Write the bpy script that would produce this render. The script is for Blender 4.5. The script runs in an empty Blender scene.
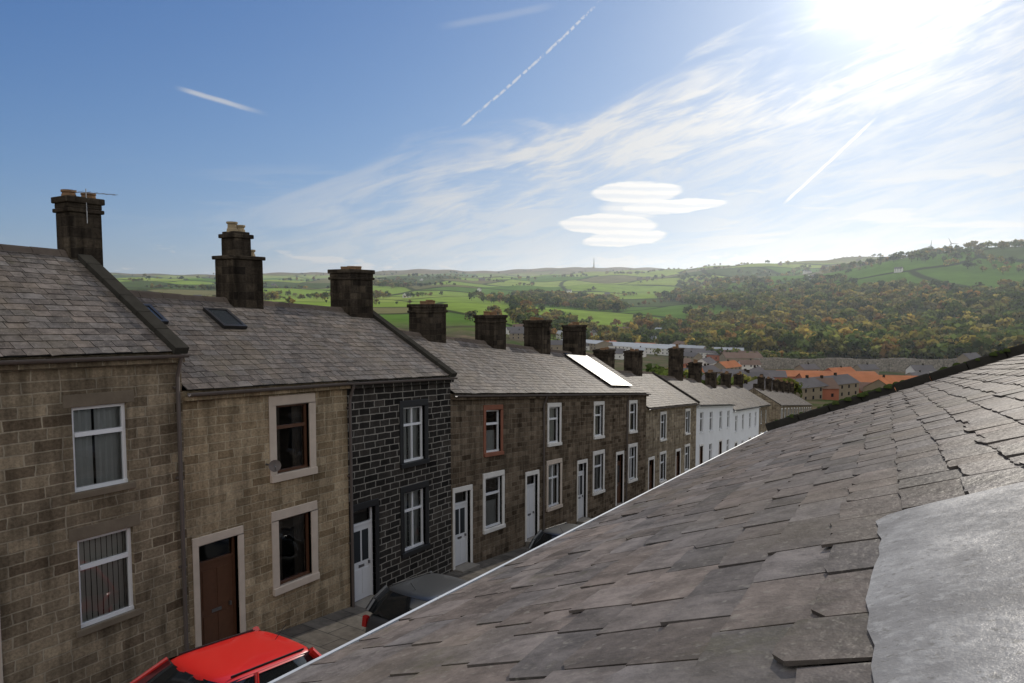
import bpy, math, random
import numpy as np
from mathutils import Vector, Matrix
random.seed(7); np.random.seed(7)
D2R = math.radians
scene = bpy.context.scene
scene.view_settings.view_transform = 'Standard'
scene.view_settings.look = 'None'
scene.view_settings.exposure = 0

# ------------------------------------------------------------------ helpers
class NT:
    def __init__(s, tree):
        s.t = tree; s.n = tree.nodes; s.l = tree.links
    def node(s, typ, **kw):
        n = s.n.new(typ)
        for k, v in kw.items():
            setattr(n, k, v)
        return n
    def put(s, sock, v):
        if v is None: return
        if hasattr(v, 'links'): s.l.new(v, sock)
        else: sock.default_value = v
    def M(s, op, a, b=None, c=None, clamp=False):
        n = s.n.new('ShaderNodeMath'); n.operation = op; n.use_clamp = clamp
        s.put(n.inputs[0], a); s.put(n.inputs[1], b)
        if c is not None: s.put(n.inputs[2], c)
        return n.outputs[0]
    def V(s, op, a, b):
        n = s.n.new('ShaderNodeVectorMath'); n.operation = op
        s.put(n.inputs[0], a); s.put(n.inputs[1], b)
        return n.outputs[0]
    def ss(s, v, a, b):
        n = s.n.new('ShaderNodeMapRange'); n.interpolation_type = 'SMOOTHSTEP'
        s.put(n.inputs[0], v); n.inputs[1].default_value = a; n.inputs[2].default_value = b
        n.inputs[3].default_value = 0; n.inputs[4].default_value = 1
        return n.outputs[0]
    def mix(s, f, a, b, bt='MIX'):
        n = s.n.new('ShaderNodeMix'); n.data_type = 'RGBA'; n.blend_type = bt
        s.put(n.inputs[0], f)
        s.put(n.inputs[6], a if hasattr(a, 'links') else (*a[:3], 1))
        s.put(n.inputs[7], b if hasattr(b, 'links') else (*b[:3], 1))
        return n.outputs[2]
    def noise(s, vec, scale, detail=3, rough=.55, dist=0):
        n = s.n.new('ShaderNodeTexNoise')
        if vec is not None: s.l.new(vec, n.inputs['Vector'])
        n.inputs['Scale'].default_value = scale; n.inputs['Detail'].default_value = detail
        n.inputs['Roughness'].default_value = rough; n.inputs['Distortion'].default_value = dist
        return n.outputs['Fac']
    def ramp(s, f, stops, interp='LINEAR'):
        n = s.n.new('ShaderNodeValToRGB'); cr = n.color_ramp; cr.interpolation = interp
        while len(cr.elements) > 1: cr.elements.remove(cr.elements[-1])
        cr.elements[0].position = stops[0][0]; cr.elements[0].color = (*stops[0][1], 1)
        for p, c in stops[1:]:
            e = cr.elements.new(p); e.color = (*c, 1)
        s.l.new(f, n.inputs[0]); return n.outputs[0]
    def bump(s, h, strength=.5, dist=.02):
        n = s.n.new('ShaderNodeBump'); n.inputs['Strength'].default_value = strength
        n.inputs['Distance'].default_value = dist; s.l.new(h, n.inputs['Height'])
        return n.outputs[0]
    def matte(s, bsdf, col, normal=None, gloss=.04, rough=.5):
        s.n.remove(bsdf)
        d = s.node('ShaderNodeBsdfDiffuse'); s.put(d.inputs[0], col if hasattr(col, 'links') else (*col[:3], 1)); d.inputs['Roughness'].default_value = .5
        out = d.outputs[0]
        if normal: s.l.new(normal, d.inputs['Normal'])
        if gloss:
            g_ = s.node('ShaderNodeBsdfGlossy'); s.put(g_.inputs['Roughness'], rough)
            if normal: s.l.new(normal, g_.inputs['Normal'])
            m_ = s.node('ShaderNodeMixShader'); s.put(m_.inputs[0], gloss); s.l.new(out, m_.inputs[1]); s.l.new(g_.outputs[0], m_.inputs[2]); out = m_.outputs[0]
        s.l.new(out, s.n['Material Output'].inputs[0])

def newmat(name):
    m = bpy.data.materials.new(name); m.use_nodes = True
    nt = NT(m.node_tree); b = m.node_tree.nodes['Principled BSDF']
    return m, nt, b

def plain(name, col, rough=.6, metal=0, var=.15, scale=6, bump=0, spec=None):
    m, nt, b = newmat(name)
    tc = nt.node('ShaderNodeTexCoord').outputs['Object']
    f = nt.noise(tc, scale, 3, .6)
    c = nt.mix(f, tuple(x*(1-var) for x in col), tuple(min(1, x*(1+var)) for x in col))
    nrm = nt.bump(nt.noise(tc, scale*8, 2, .6), bump, .01) if bump else None
    if rough >= .7:
        nt.matte(b, c, nrm, 0); return m
    nt.l.new(c, b.inputs['Base Color'])
    b.inputs['Roughness'].default_value = rough; b.inputs['Metallic'].default_value = metal
    if spec is not None: b.inputs['Specular IOR Level'].default_value = spec
    if nrm: nt.l.new(nrm, b.inputs['Normal'])
    return m

def stone(name, cols, mortar, bw=.36, bh=.17, ms=.014, grime=.5, bumpd=.02, msmooth=.25):
    m, nt, b = newmat(name)
    uv = nt.node('ShaderNodeUVMap').outputs[0]
    tc = nt.node('ShaderNodeTexCoord').outputs['Object']
    n1 = nt.node('ShaderNodeTexNoise'); nt.l.new(uv, n1.inputs['Vector']); n1.inputs['Scale'].default_value = 4; n1.inputs['Detail'].default_value = 2
    off = nt.node('ShaderNodeVectorMath', operation='MULTIPLY_ADD')
    nt.l.new(n1.outputs['Color'], off.inputs[0]); off.inputs[1].default_value = (.07, .032, 0); nt.l.new(uv, off.inputs[2])
    br = nt.node('ShaderNodeTexBrick'); nt.l.new(off.outputs[0], br.inputs['Vector'])
    br.inputs['Color1'].default_value = (0, 0, 0, 1); br.inputs['Color2'].default_value = (1, 1, 1, 1)
    br.inputs['Mortar'].default_value = (.5, .5, .5, 1)
    br.inputs['Scale'].default_value = 1; br.inputs['Mortar Size'].default_value = ms
    br.inputs['Mortar Smooth'].default_value = msmooth
    br.inputs['Brick Width'].default_value = bw; br.inputs['Row Height'].default_value = bh
    br.offset = .5; br.offset_frequency = 2; br.squash = 1.35; br.squash_frequency = 3
    k = len(cols)
    base = nt.ramp(br.outputs['Color'], [(i/(k-1), c) for i, c in enumerate(cols)])
    fine = nt.noise(uv, 20, 3, .7)
    base = nt.mix(1, base, nt.ramp(fine, [(.25, (.6,)*3), (.75, (1.32,)*3)]), 'MULTIPLY')
    col = nt.mix(nt.M('MULTIPLY', br.outputs['Fac'], .85), base, mortar)
    g = nt.noise(tc, .9, 4, .65)
    sx = nt.node('ShaderNodeMapping'); sx.inputs['Scale'].default_value = (4, 4, .5); nt.l.new(tc, sx.inputs[0])
    g2 = nt.noise(sx.outputs[0], 1.3, 3, .6)
    gg = nt.M('MULTIPLY', g, g2)
    col = nt.mix(1, col, nt.ramp(gg, [(.14, (1-grime,)*3), (.33, (1.14,)*3)]), 'MULTIPLY')
    h = nt.M('SUBTRACT', nt.M('MULTIPLY', fine, .5), nt.M('MULTIPLY', br.outputs['Fac'], .8))
    nt.matte(b, col, nt.bump(h, 1, bumpd), 0)
    return m

def slate(name, base=(.10, .098, .105), gloss=.05, rough=.5, warm=.0, tcs=1.0, lich=.5, bs=.6, moss=0):
    m, nt, b = newmat(name)
    at = nt.node('ShaderNodeAttribute', attribute_name='tint').outputs['Color']
    tc = nt.node('ShaderNodeTexCoord').outputs['Object']
    f = nt.noise(tc, 7*tcs, 5, .72)
    big = nt.noise(tc, .8, 3, .6)
    c = nt.mix(nt.ss(f, .3, .7), tuple(x*.66 for x in base), tuple(x*1.4 for x in base))
    c = nt.mix(1, c, at, 'MULTIPLY')
    c = nt.mix(nt.M('MULTIPLY', nt.ss(big, .45, .75), .45), c, (.15+warm, .125+warm*.6, .09))
    sp = nt.noise(tc, 38*tcs, 2, .5)
    c = nt.mix(nt.M('MULTIPLY', nt.ss(sp, .60, .72), lich), c, (.32, .30, .25))
    if moss:
        ms_ = nt.noise(tc, 2.3, 5, .75)
        c = nt.mix(nt.M('MULTIPLY', nt.ss(ms_, .56, .70), moss), c, (.095, .09, .045))
    h = nt.M('ADD', f, nt.M('MULTIPLY', sp, .3))
    nt.matte(b, c, nt.bump(h, bs, .016), gloss, rough)
    return m

class MB:
    def __init__(s, tf=None):
        s.v = []; s.f = []; s.m = []; s.uv = []; s.c = []; s.mats = []
        s.tf = tf
    def mi(s, mat):
        if mat not in s.mats: s.mats.append(mat)
        return s.mats.index(mat)
    def poly(s, pts, mat, uv=None, col=(1, 1, 1)):
        i0 = len(s.v)
        for p in pts:
            s.v.append(s.tf(*p) if s.tf else tuple(p))
        s.f.append(tuple(range(i0, i0+len(pts))))
        s.m.append(s.mi(mat)); s.c.append(col)
        s.uv.append(uv if uv else [(p[1], p[2]) for p in pts])
    def box(s, x0, x1, y0, y1, z0, z1, mat, col=(1, 1, 1)):
        A = lambda a: [(q[1], q[2]) for q in a]; B = lambda a: [(q[0]+3.3, q[2]) for q in a]; C = lambda a: [(q[1], q[0]) for q in a]
        P = [[(x1, y0, z0), (x1, y1, z0), (x1, y1, z1), (x1, y0, z1)], [(x0, y1, z0), (x0, y0, z0), (x0, y0, z1), (x0, y1, z1)]]
        for q in P: s.poly(q, mat, A(q), col)
        P = [[(x0, y0, z0), (x1, y0, z0), (x1, y0, z1), (x0, y0, z1)], [(x1, y1, z0), (x0, y1, z0), (x0, y1, z1), (x1, y1, z1)]]
        for q in P: s.poly(q, mat, B(q), col)
        P = [[(x0, y0, z1), (x1, y0, z1), (x1, y1, z1), (x0, y1, z1)], [(x0, y1, z0), (x1, y1, z0), (x1, y0, z0), (x0, y0, z0)]]
        for q in P: s.poly(q, mat, C(q), col)
    def lathe(s, cx, cy, prof, mat, n=16, col=(1, 1, 1)):
        for (r0, z0), (r1, z1) in zip(prof[:-1], prof[1:]):
            for i in range(n):
                a, b2 = 2*math.pi*i/n, 2*math.pi*(i+1)/n
                q = [(cx+r0*math.cos(a), cy+r0*math.sin(a), z0), (cx+r0*math.cos(b2), cy+r0*math.sin(b2), z0),
                     (cx+r1*math.cos(b2), cy+r1*math.sin(b2), z1), (cx+r1*math.cos(a), cy+r1*math.sin(a), z1)]
                s.poly(q, mat, None, col)
    def tube(s, p, q, r, mat, n=8):
        p = Vector(p); q = Vector(q); d = (q-p).normalized()
        u = d.orthogonal().normalized(); w = d.cross(u)
        ring = lambda c: [c+(u*math.cos(2*math.pi*i/n)+w*math.sin(2*math.pi*i/n))*r for i in range(n)]
        A, B = ring(p), ring(q)
        for i in range(n):
            j = (i+1) % n
            s.poly([tuple(A[i]), tuple(A[j]), tuple(B[j]), tuple(B[i])], mat)
        s.poly([tuple(x) for x in A[::-1]], mat); s.poly([tuple(x) for x in B], mat)
    def build(s, name, parent=None, origin=(0, 0, 0), bevel=0, smooth=False, merge=False):
        me = bpy.data.meshes.new(name)
        o = origin
        me.from_pydata([(a-o[0], b-o[1], c-o[2]) for a, b, c in s.v], [], s.f)
        for mt in s.mats: me.materials.append(mt)
        me.polygons.foreach_set('material_index', s.m)
        ul = me.uv_layers.new(name='UVMap')
        flat = [w for f in s.uv for p in f for w in p]
        ul.data.foreach_set('uv', flat)
        ca = me.attributes.new('tint', 'FLOAT_COLOR', 'FACE')
        ca.data.foreach_set('color', [w for c in s.c for w in (*c, 1)])
        if smooth or merge or bevel:
            import bmesh
            bm = bmesh.new(); bm.from_mesh(me); bmesh.ops.remove_doubles(bm, verts=bm.verts, dist=1e-4); bm.to_mesh(me); bm.free()
        if smooth: me.polygons.foreach_set('use_smooth', [True]*len(me.polygons))
        me.update()
        ob = bpy.data.objects.new(name, me); scene.collection.objects.link(ob)
        if parent: ob.parent = parent
        else: ob.location = origin
        if bevel:
            bv = ob.modifiers.new('bevel', 'BEVEL'); bv.width = bevel; bv.segments = 2; bv.limit_method = 'ANGLE'
        return ob

def empty(name, loc):
    e = bpy.data.objects.new(name, None); e.location = loc; e.empty_display_size = .3
    scene.collection.objects.link(e); return e

# ------------------------------------------------------------------ materials
M_w1 = stone('stone_greybrown', [(.14, .105, .072), (.30, .24, .165), (.19, .15, .105), (.38, .305, .21)], (.39, .335, .25), .38, .175, .012, .5)
M_w2 = stone('stone_tan', [(.22, .163, .10), (.40, .31, .20), (.28, .217, .14), (.47, .375, .25)], (.48, .41, .29), .36, .165, .010, .42)
M_w3 = stone('stone_black_pointed', [(.020, .019, .018), (.055, .05, .045), (.030, .028, .026), (.075, .067, .058)], (.36, .34, .30), .36, .165, .012, .25, msmooth=.1)
M_w4 = stone('stone_brown', [(.075, .055, .038), (.18, .138, .098), (.12, .092, .066), (.24, .188, .135)], (.26, .22, .165), .36, .165, .010, .5)
M_w5 = stone('stone_mid', [(.18, .14, .10), (.32, .265, .19), (.25, .2, .14), (.40, .335, .24)], (.34, .30, .24), .36, .165, .012, .5)
M_chim = stone('stone_soot', [(.03, .025, .021), (.075, .06, .046), (.045, .037, .03), (.105, .084, .062)], (.075, .062, .048), .34, .2, .012, .6, bumpd=.04)
M_white = plain('white_render', (.72, .73, .74), .85, 0, .1, 1.2, .25)
M_surr = plain('painted_stone', (.56, .48, .40), .75, 0, .2, 3, .3)
M_surrw = plain('white_painted_stone', (.68, .66, .62), .75, 0, .15, 3, .2)
M_surrd = plain('black_painted_stone', (.018, .018, .019), .5, 0, .2, 3)
M_surrr = plain('red_sandstone', (.27, .12, .08), .8, 0, .25, 3, .3)
M_surrs = plain('dressed_stone', (.19, .155, .115), .85, 0, .35, 3, .4)
M_upvc = plain('white_upvc', (.76, .77, .78), .35, 0, .05, 4)
M_wood = plain('brown_wood', (.10, .045, .024), .45, 0, .25, 9)
M_black = plain('black_plastic', (.015, .015, .016), .4, 0, .1, 5)
M_gut = plain('gutter_grey', (.11, .09, .08), .5, 0, .2, 5)
M_alu = plain('pale_gutter', (.46, .48, .50), .5, .1, .3, 3)
M_doorw = plain('white_door', (.70, .71, .72), .4, 0, .05, 4)
M_curt = plain('net_curtain', (.60, .60, .59), .9, 0, .08, 10)
M_blind = plain('vertical_blind', (.72, .70, .65), .8, 0, .05, 10)
M_drape = plain('dark_curtain', (.16, .13, .11), .9, 0, .2, 10)
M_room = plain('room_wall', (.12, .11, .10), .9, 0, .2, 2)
M_pot = plain('chimney_pot', (.24, .15, .09), .85, 0, .3, 6, .3)
M_potb = plain('buff_pot', (.36, .29, .19), .85, 0, .3, 6, .3)
M_cope = plain('coping_dark', (.045, .042, .036), .8, 0, .4, 4, .6)
M_ridge = plain('ridge_tile', (.12, .098, .082), .75, 0, .35, 4, .4)
M_steel = plain('aerial_metal', (.25, .25, .26), .35, .8, .1, 5)
M_slate = slate('slate_roof', (.128, .112, .099), .03, .45, .01, moss=.3)
M_slateF = slate('slate_weathered', (.158, .136, .122), .035, .40, .0, .9, .35, .5, moss=.35)
M_under = plain('roof_underlay', (.02, .02, .02), .9)
M_step = plain('stone_step', (.25, .23, .2), .8, 0, .2, 4, .3)

m, nt, b = newmat('window_glass')
nt.n.remove(b)
fr = nt.node('ShaderNodeFresnel'); fr.inputs['IOR'].default_value = 1.65
tr = nt.node('ShaderNodeBsdfTransparent'); tr.inputs['Color'].default_value = (.82, .85, .86, 1)
gl = nt.node('ShaderNodeBsdfGlossy'); gl.inputs['Roughness'].default_value = .02
tcg = nt.node('ShaderNodeTexCoord').outputs['Object']
nt.l.new(nt.bump(nt.noise(tcg, 1.6, 1), .25, .03), gl.inputs['Normal'])
mx = nt.node('ShaderNodeMixShader'); nt.l.new(nt.M('ADD', fr.outputs[0], .03, clamp=True), mx.inputs[0]); nt.l.new(tr.outputs[0], mx.inputs[1]); nt.l.new(gl.outputs[0], mx.inputs[2])
nt.l.new(mx.outputs[0], nt.n['Material Output'].inputs[0])
M_glass = m

m, nt, b = newmat('solar_glass')
nt.matte(b, (.035, .045, .06), None, .15, .35); M_solar = m
m, nt, b = newmat('dark_glass'); b.inputs['Base Color'].default_value = (.03, .035, .04, 1); b.inputs['Roughness'].default_value = .15; M_dglass = m

m, nt, b = newmat('asphalt'); tc = nt.node('ShaderNodeTexCoord').outputs['Object']
c = nt.mix(nt.noise(tc, 60, 3, .7), (.035, .035, .035), (.085, .083, .08))
c = nt.mix(nt.M('MULTIPLY', nt.ss(nt.noise(tc, .7, 4, .6), .5, .62), .5), c, (.09, .088, .083))
nt.matte(b, c, nt.bump(nt.noise(tc, 120, 2, .7), .5, .01), .02, .5); M_asph = m
m, nt, b = newmat('paving_flags'); uv = nt.node('ShaderNodeUVMap').outputs[0]
br = nt.node('ShaderNodeTexBrick'); nt.l.new(uv, br.inputs['Vector']); br.inputs['Scale'].default_value = 1
br.inputs['Color1'].default_value = (.11, .098, .085, 1); br.inputs['Color2'].default_value = (.16, .145, .125, 1); br.inputs['Mortar'].default_value = (.05, .048, .045, 1)
br.inputs['Brick Width'].default_value = .8; br.inputs['Row Height'].default_value = .6; br.inputs['Mortar Size'].default_value = .012
c = nt.mix(1, br.outputs['Color'], nt.ramp(nt.noise(uv, 3, 5, .7), [(.3, (.6,)*3), (.7, (1.2,)*3)]), 'MULTIPLY')
nt.matte(b, c, None, .02, .5); M_flag = m
M_kerb = plain('kerb_stone', (.22, .2, .18), .8, 0, .2, 5, .3)

# ------------------------------------------------------------------ street geometry
XF = -10.8
def g(y):
    y = max(-90, min(140, y))
    return -6.66-.162*(y-7.6) if y < 24 else -9.317-.139*(y-24)

mb = MB()
ys = [-60, -30, 0, 24, 50, 80, 118]
for a, b2 in zip(ys[:-1], ys[1:]):
    za, zb = g(a), g(b2)
    q = [(-9.15, a, za-.12), (-3.75, a, za-.12), (-3.75, b2, zb-.12), (-9.15, b2, zb-.12)]
    mb.poly(q, M_asph)
mb.build('road')
for nm, xa, xb, kx in (('pavement', XF-.05, -9.30, 1), ('pavement', -3.6, -1.80, -1)):
    mb = MB()
    for a, b2 in zip(ys[:-1], ys[1:]):
        za, zb = g(a), g(b2)
        q = [(xa, a, za), (xb, a, za), (xb, b2, zb), (xa, b2, zb)]
        mb.poly(q, M_flag, [(p[0], p[1]) for p in q])
        k0, k1 = (xb, xb+.15) if kx > 0 else (xa-.15, xa)
        n = int((b2-a)/.9)
        for i in range(n):
            y0 = a+(b2-a)*i/n; y1 = a+(b2-a)*(i+1)/n-.012
            z0, z1 = g(y0)+.004, g(y1)+.004
            for q in ([(k0, y0, z0), (k1, y0, z0), (k1, y1, z1), (k0, y1, z1)],
                      [(k1, y0, z0), (k1, y0, z0-.3), (k1, y1, z1-.3), (k1, y1, z1)],
                      [(k0, y1, z1), (k0, y1, z1-.3), (k0, y0, z0-.3), (k0, y0, z0)]):
                mb.poly(q, M_kerb)
    mb.build(nm)

# ------------------------------------------------------------------ slates
def slates(mb, P, L, H, w0, w1, expo, lift, mat, jit=.012, rag=0.0, thick=.008, tint=(.65, 1.3), slip=0, hue=.1):
    rows = int(H/expo)+1
    for j in range(rows):
        u0 = j*expo
        a = -random.random()*w1
        wrow = random.uniform(.8, 1.15)
        while a < L:
            w = random.uniform(w0, w1)*wrow
            a0, a1 = max(a, 0), min(a+w, L)
            a += w
            if a1-a0 < .04: continue
            t = random.uniform(*tint); r = random.random()
            col = (t*(1+hue*(r-.4)), t, t*(1+hue*(.55-r)))
            gap = .003+random.random()*.005
            du = random.gauss(0, jit); tilt = random.gauss(0, jit*.5); hl = lift*random.uniform(.8, 1.3)
            if slip and random.random() < slip: du -= random.uniform(.01, .04); hl += .006; tilt += random.gauss(0, .012)
            hr = hl+random.gauss(0, lift*.12)
            ue = min(u0+expo*1.25, H)
            if u0+du > H-.03: continue
            ul, ur = max(u0+du+tilt, -.04), max(u0+du-tilt, -.04)
            x0, x1 = a0+gap, a1-gap
            if rag:
                k = 6
                low = []
                for i in range(k):
                    f = i/(k-1); jj = random.gauss(0, rag)
                    if i in (0, k-1) and random.random() < .25: jj += random.uniform(.01, .04)
                    low.append((x0+(x1-x0)*f, ul+(ur-ul)*f+jj, hl+(hr-hl)*f))
            else:
                low = [(x0, ul, hl), (x1, ur, hr)]
            top = [(x1, ue, .003), (x0, ue, .003)]
            mb.poly([P(*p) for p in low+top], mat, None, col)
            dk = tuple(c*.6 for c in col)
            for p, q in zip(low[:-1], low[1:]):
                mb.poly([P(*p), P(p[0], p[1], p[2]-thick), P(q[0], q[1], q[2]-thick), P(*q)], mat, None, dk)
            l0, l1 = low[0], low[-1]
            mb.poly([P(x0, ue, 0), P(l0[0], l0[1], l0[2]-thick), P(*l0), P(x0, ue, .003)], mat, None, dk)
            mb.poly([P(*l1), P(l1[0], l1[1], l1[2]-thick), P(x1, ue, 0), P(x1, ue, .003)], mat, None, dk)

RUN, RISE = 3.15, 1.78
XR = XF+.15-RUN
def curtain(mb, x, y0, y1, z0, z1, mat, fold=.05, amp=.02):
    n = max(2, int((y1-y0)/(fold/2)))
    pts = [(x+amp*(1 if i % 2 else -1)*random.uniform(.5, 1.2), y0+(y1-y0)*i/n) for i in range(n+1)]
    for (xa, ya), (xb, yb) in zip(pts[:-1], pts[1:]):
        mb.poly([(xa, ya, z0), (xb, yb, z0), (xb, yb, z1), (xa, ya, z1)], mat)

def window(H, y0, y1, z0, z1, surround=M_surrs, frame=M_upvc, style='top', cur='net', sw=.15, proud=.03):
    H['open'].append((y0, y1, z0, z1))
    X = XF
    s = H['sur']
    if surround:
        s.box(X-.10, X+proud, y0-sw, y1+sw, z1, z1+sw+.03, surround)
        s.box(X-.10, X+proud+.04, y0-sw, y1+sw, z0-sw+.02, z0, surround)
        s.box(X-.10, X+proud, y0-sw, y0, z0, z1, surround)
        s.box(X-.10, X+proud, y1, y1+sw, z0, z1, surround)
    else:
        s.box(X-.10, X+.04, y0-.08, y1+.08, z0-.10, z0, M_surrs if H['wall'] is not M_white else M_white)
        s.box(X-.10, X+.008, y0-.12, y1+.12, z1, z1+.2, M_surrs if H['wall'] is not M_white else M_white)
    f = H['frm']; t = .055; xf0, xf1 = X-.13, X-.07
    f.box(xf0, xf1, y0, y1, z1-t, z1, frame); f.box(xf0, xf1+.02, y0, y1, z0, z0+t, frame)
    f.box(xf0, xf1, y0, y0+t, z0+t, z1-t, frame); f.box(xf0, xf1, y1-t, y1, z0+t, z1-t, frame)
    zt = z1-(z1-z0)*.33
    if style == 'top':
        f.box(xf0+.005, xf1+.012, y0+t, y1-t, zt-.035, zt+.035, frame)
    elif style == 'mull':
        ym = (y0+y1)/2
        f.box(xf0+.005, xf1+.008, ym-.035, ym+.035, z0+t, z1-t, frame)
    elif style == 'cross':
        ym = (y0+y1)/2
        f.box(xf0+.005, xf1+.010, y0+t, y1-t, zt-.03, zt+.03, frame)
        f.box(xf0+.005, xf1+.006, ym-.02, ym+.02, z0+t, z1-t, frame)
    H['gls'].poly([(X-.105, y0+t, z0+t), (X-.105, y1-t, z0+t), (X-.105, y1-t, z1-t), (X-.105, y0+t, z1-t)], M_glass)
    c = H['cur']; xc = X-.22; w = y1-y0
    if cur == 'net':
        curtain(c, xc, y0-.05, y0+w*.46, z0, z1, M_curt, .09, .012); curtain(c, xc, y0+w*.52, y1+.1, z0, z1, M_curt, .09, .012)
    elif cur == 'blind':
        n = int(w/.085)+2
        for i in range(n):
            a = y0-.05+w*i/(n-2)
            c.poly([(xc, a, z0), (xc-.02, a+.084, z0), (xc-.02, a+.084, z1), (xc, a, z1)], M_blind)
    elif cur == 'half': curtain(c, xc, y0, y1+.1, z0, z0+(z1-z0)*.5, M_curt, .09, .012); curtain(c, xc-.08, y0, y0+w*.2, z0, z1, M_drape)
    elif cur == 'sides':
        curtain(c, xc, y0-.05, y0+w*.25, z0, z1, M_curt, .08, .02); curtain(c, xc, y1-w*.25, y1+.1, z0, z1, M_curt, .08, .02)
    elif cur == 'dark':
        curtain(c, xc, y0-.05, y0+w*.3, z0, z1, M_drape, .08, .02); curtain(c, xc, y1-w*.3, y1+.1, z0, z1, M_drape, .08, .02)
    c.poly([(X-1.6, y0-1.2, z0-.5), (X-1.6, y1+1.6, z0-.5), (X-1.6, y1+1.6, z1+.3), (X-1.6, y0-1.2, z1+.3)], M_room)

def door(H, y0, y1, z1, z0, surround=M_surr, mat=M_wood, fan=True, sw=.13, glassy=False):
    H['open'].append((y0, y1, z0, z1))
    X = XF; s = H['sur']
    if surround:
        s.box(X-.10, X+.03, y0-sw, y1+sw, z1, z1+sw+.04, surround)
        s.box(X-.10, X+.03, y0-sw, y0, z0, z1, surround); s.box(X-.10, X+.03, y1, y1+sw, z0, z1, surround)
    H['stp'].box(X-.12, X+.32, y0-.05, y1+.05, z0-.6, z0+.02, M_step)
    f = H['frm']; t = .05; fm = M_upvc if mat in (M_doorw,) else mat
    zh = z1-.36 if fan else z1
    f.box(X-.16, X-.09, y0, y0+t, z0+.02, z1, fm); f.box(X-.16, X-.09, y1-t, y1, z0+.02, z1, fm); f.box(X-.16, X-.09, y0+t, y1-t, z1-t, z1, fm)
    if fan:
        f.box(X-.16, X-.085, y0+t, y1-t, zh-t, zh, fm)
        H['gls'].poly([(X-.12, y0+t, zh), (X-.12, y1-t, zh), (X-.12, y1-t, z1-t), (X-.12, y0+t, z1-t)], M_glass)
    f.box(X-.15, X-.11, y0+t, y1-t, z0+.03, (zh-t) if fan else z1-t, mat)
    w = y1-y0-2*t; top = (zh-t) if fan else z1-t; hh = top-z0
    for k in range(2):
        a = y0+t+w*(.12+.42*k); b2 = a+w*.34
        f.box(X-.112, X-.10, a, b2, z0+.16, z0+hh*.42, mat)
        if glassy: H['gls'].poly([(X-.105, a, z0+hh*.52), (X-.105, b2, z0+hh*.52), (X-.105, b2, top-.14), (X-.105, a, top-.14)], M_dglass)
        else: f.box(X-.112, X-.10, a, b2, z0+hh*.5, top-.14, mat)
    f.box(X-.11, X-.06, y1-t-.10, y1-t-.07, z0+hh*.46, z0+hh*.5, M_steel)
    f.box(X-.112, X-.098, y0+t+w*.36, y0+t+w*.64, z0+hh*.44, z0+hh*.475, M_steel)

def chimney(par, org, yc, zb, zt, ly=1.0, lx=.85, pots=3, xc=None, mat=M_chim, aerial=False, potm=M_pot, poth=.4, two=False):
    x = XR if xc is None else xc
    mb = MB()
    if two:
        zm = zb+(zt-zb)*.62
        mb.box(x-lx/2, x+lx/2, yc-ly/2, yc+ly/2, zb-.9, zm, mat)
        mb.box(x-lx/2-.05, x+lx/2+.05, yc-ly/2-.05, yc+ly/2+.05, zm, zm+.09, mat)
        mb.box(x-lx*.36, x+lx*.36, yc-ly*.36, yc+ly*.20, zm+.09, zt-.16, mat)
        mb.box(x-lx*.42, x+lx*.42, yc-ly*.42, yc+ly*.27, zt-.16, zt-.06, mat)
        mb.box(x-lx*.34, x+lx*.34, yc-ly*.34, yc+ly*.18, zt-.06, zt, mat)
        px = [(x, yc-ly*.2, zt), (x, yc+ly*.05, zt), (x, yc+ly*.38, zm+.09)]
    else:
        mb.box(x-lx/2, x+lx/2, yc-ly/2, yc+ly/2, zb-.9, zt-.30, mat)
        mb.box(x-lx/2-.04, x+lx/2+.04, yc-ly/2-.04, yc+ly/2+.04, zt-.30, zt-.22, mat)
        mb.box(x-lx/2-.01, x+lx/2+.01, yc-ly/2-.01, yc+ly/2+.01, zt-.22, zt-.12, mat)
        mb.box(x-lx/2-.05, x+lx/2+.05, yc-ly/2-.05, yc+ly/2+.05, zt-.12, zt, mat)
        px = [(x+random.uniform(-.1, .1), yc-ly/2+ly*(i+.5)/max(1, pots), zt) for i in range(pots)]
    mb.build('chimney_stack', par, org, bevel=.02)
    mb = MB()
    for i, (a, b2, z) in enumerate(px):
        h = poth*random.uniform(.35, 1)
        mb.lathe(a, b2, [(.13, z-.02), (.12, z+.06), (.105, z+.08), (.10, z+h-.06), (.13, z+h-.04), (.13, z+h), (.09, z+h), (.085, z+h-.1)], potm, 12)
    if px: mb.build('chimney_pots', par, org)
    if aerial:
        mb = MB()
        ax, ay = x+lx/2+.04, yc
        zt2 = zt+.16
        mb.tube((ax, ay, zt-.5), (ax, ay, zt2), .010, M_steel)
        mb.tube((ax-.1, ay-.15, zt2-.08), (ax+.1, ay+.5, zt2-.05), .007, M_steel, 6)
        for k in range(7):
            f = -.2+.7*k/6
            c = Vector((ax+.18*f, ay+1.0*f, zt2-.06))
            mb.tube(c+Vector((-.10, 0, 0)), c+Vector((.10, 0, 0)), .004, M_steel, 5)
        mb.build('tv_aerial', par, org)

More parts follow.
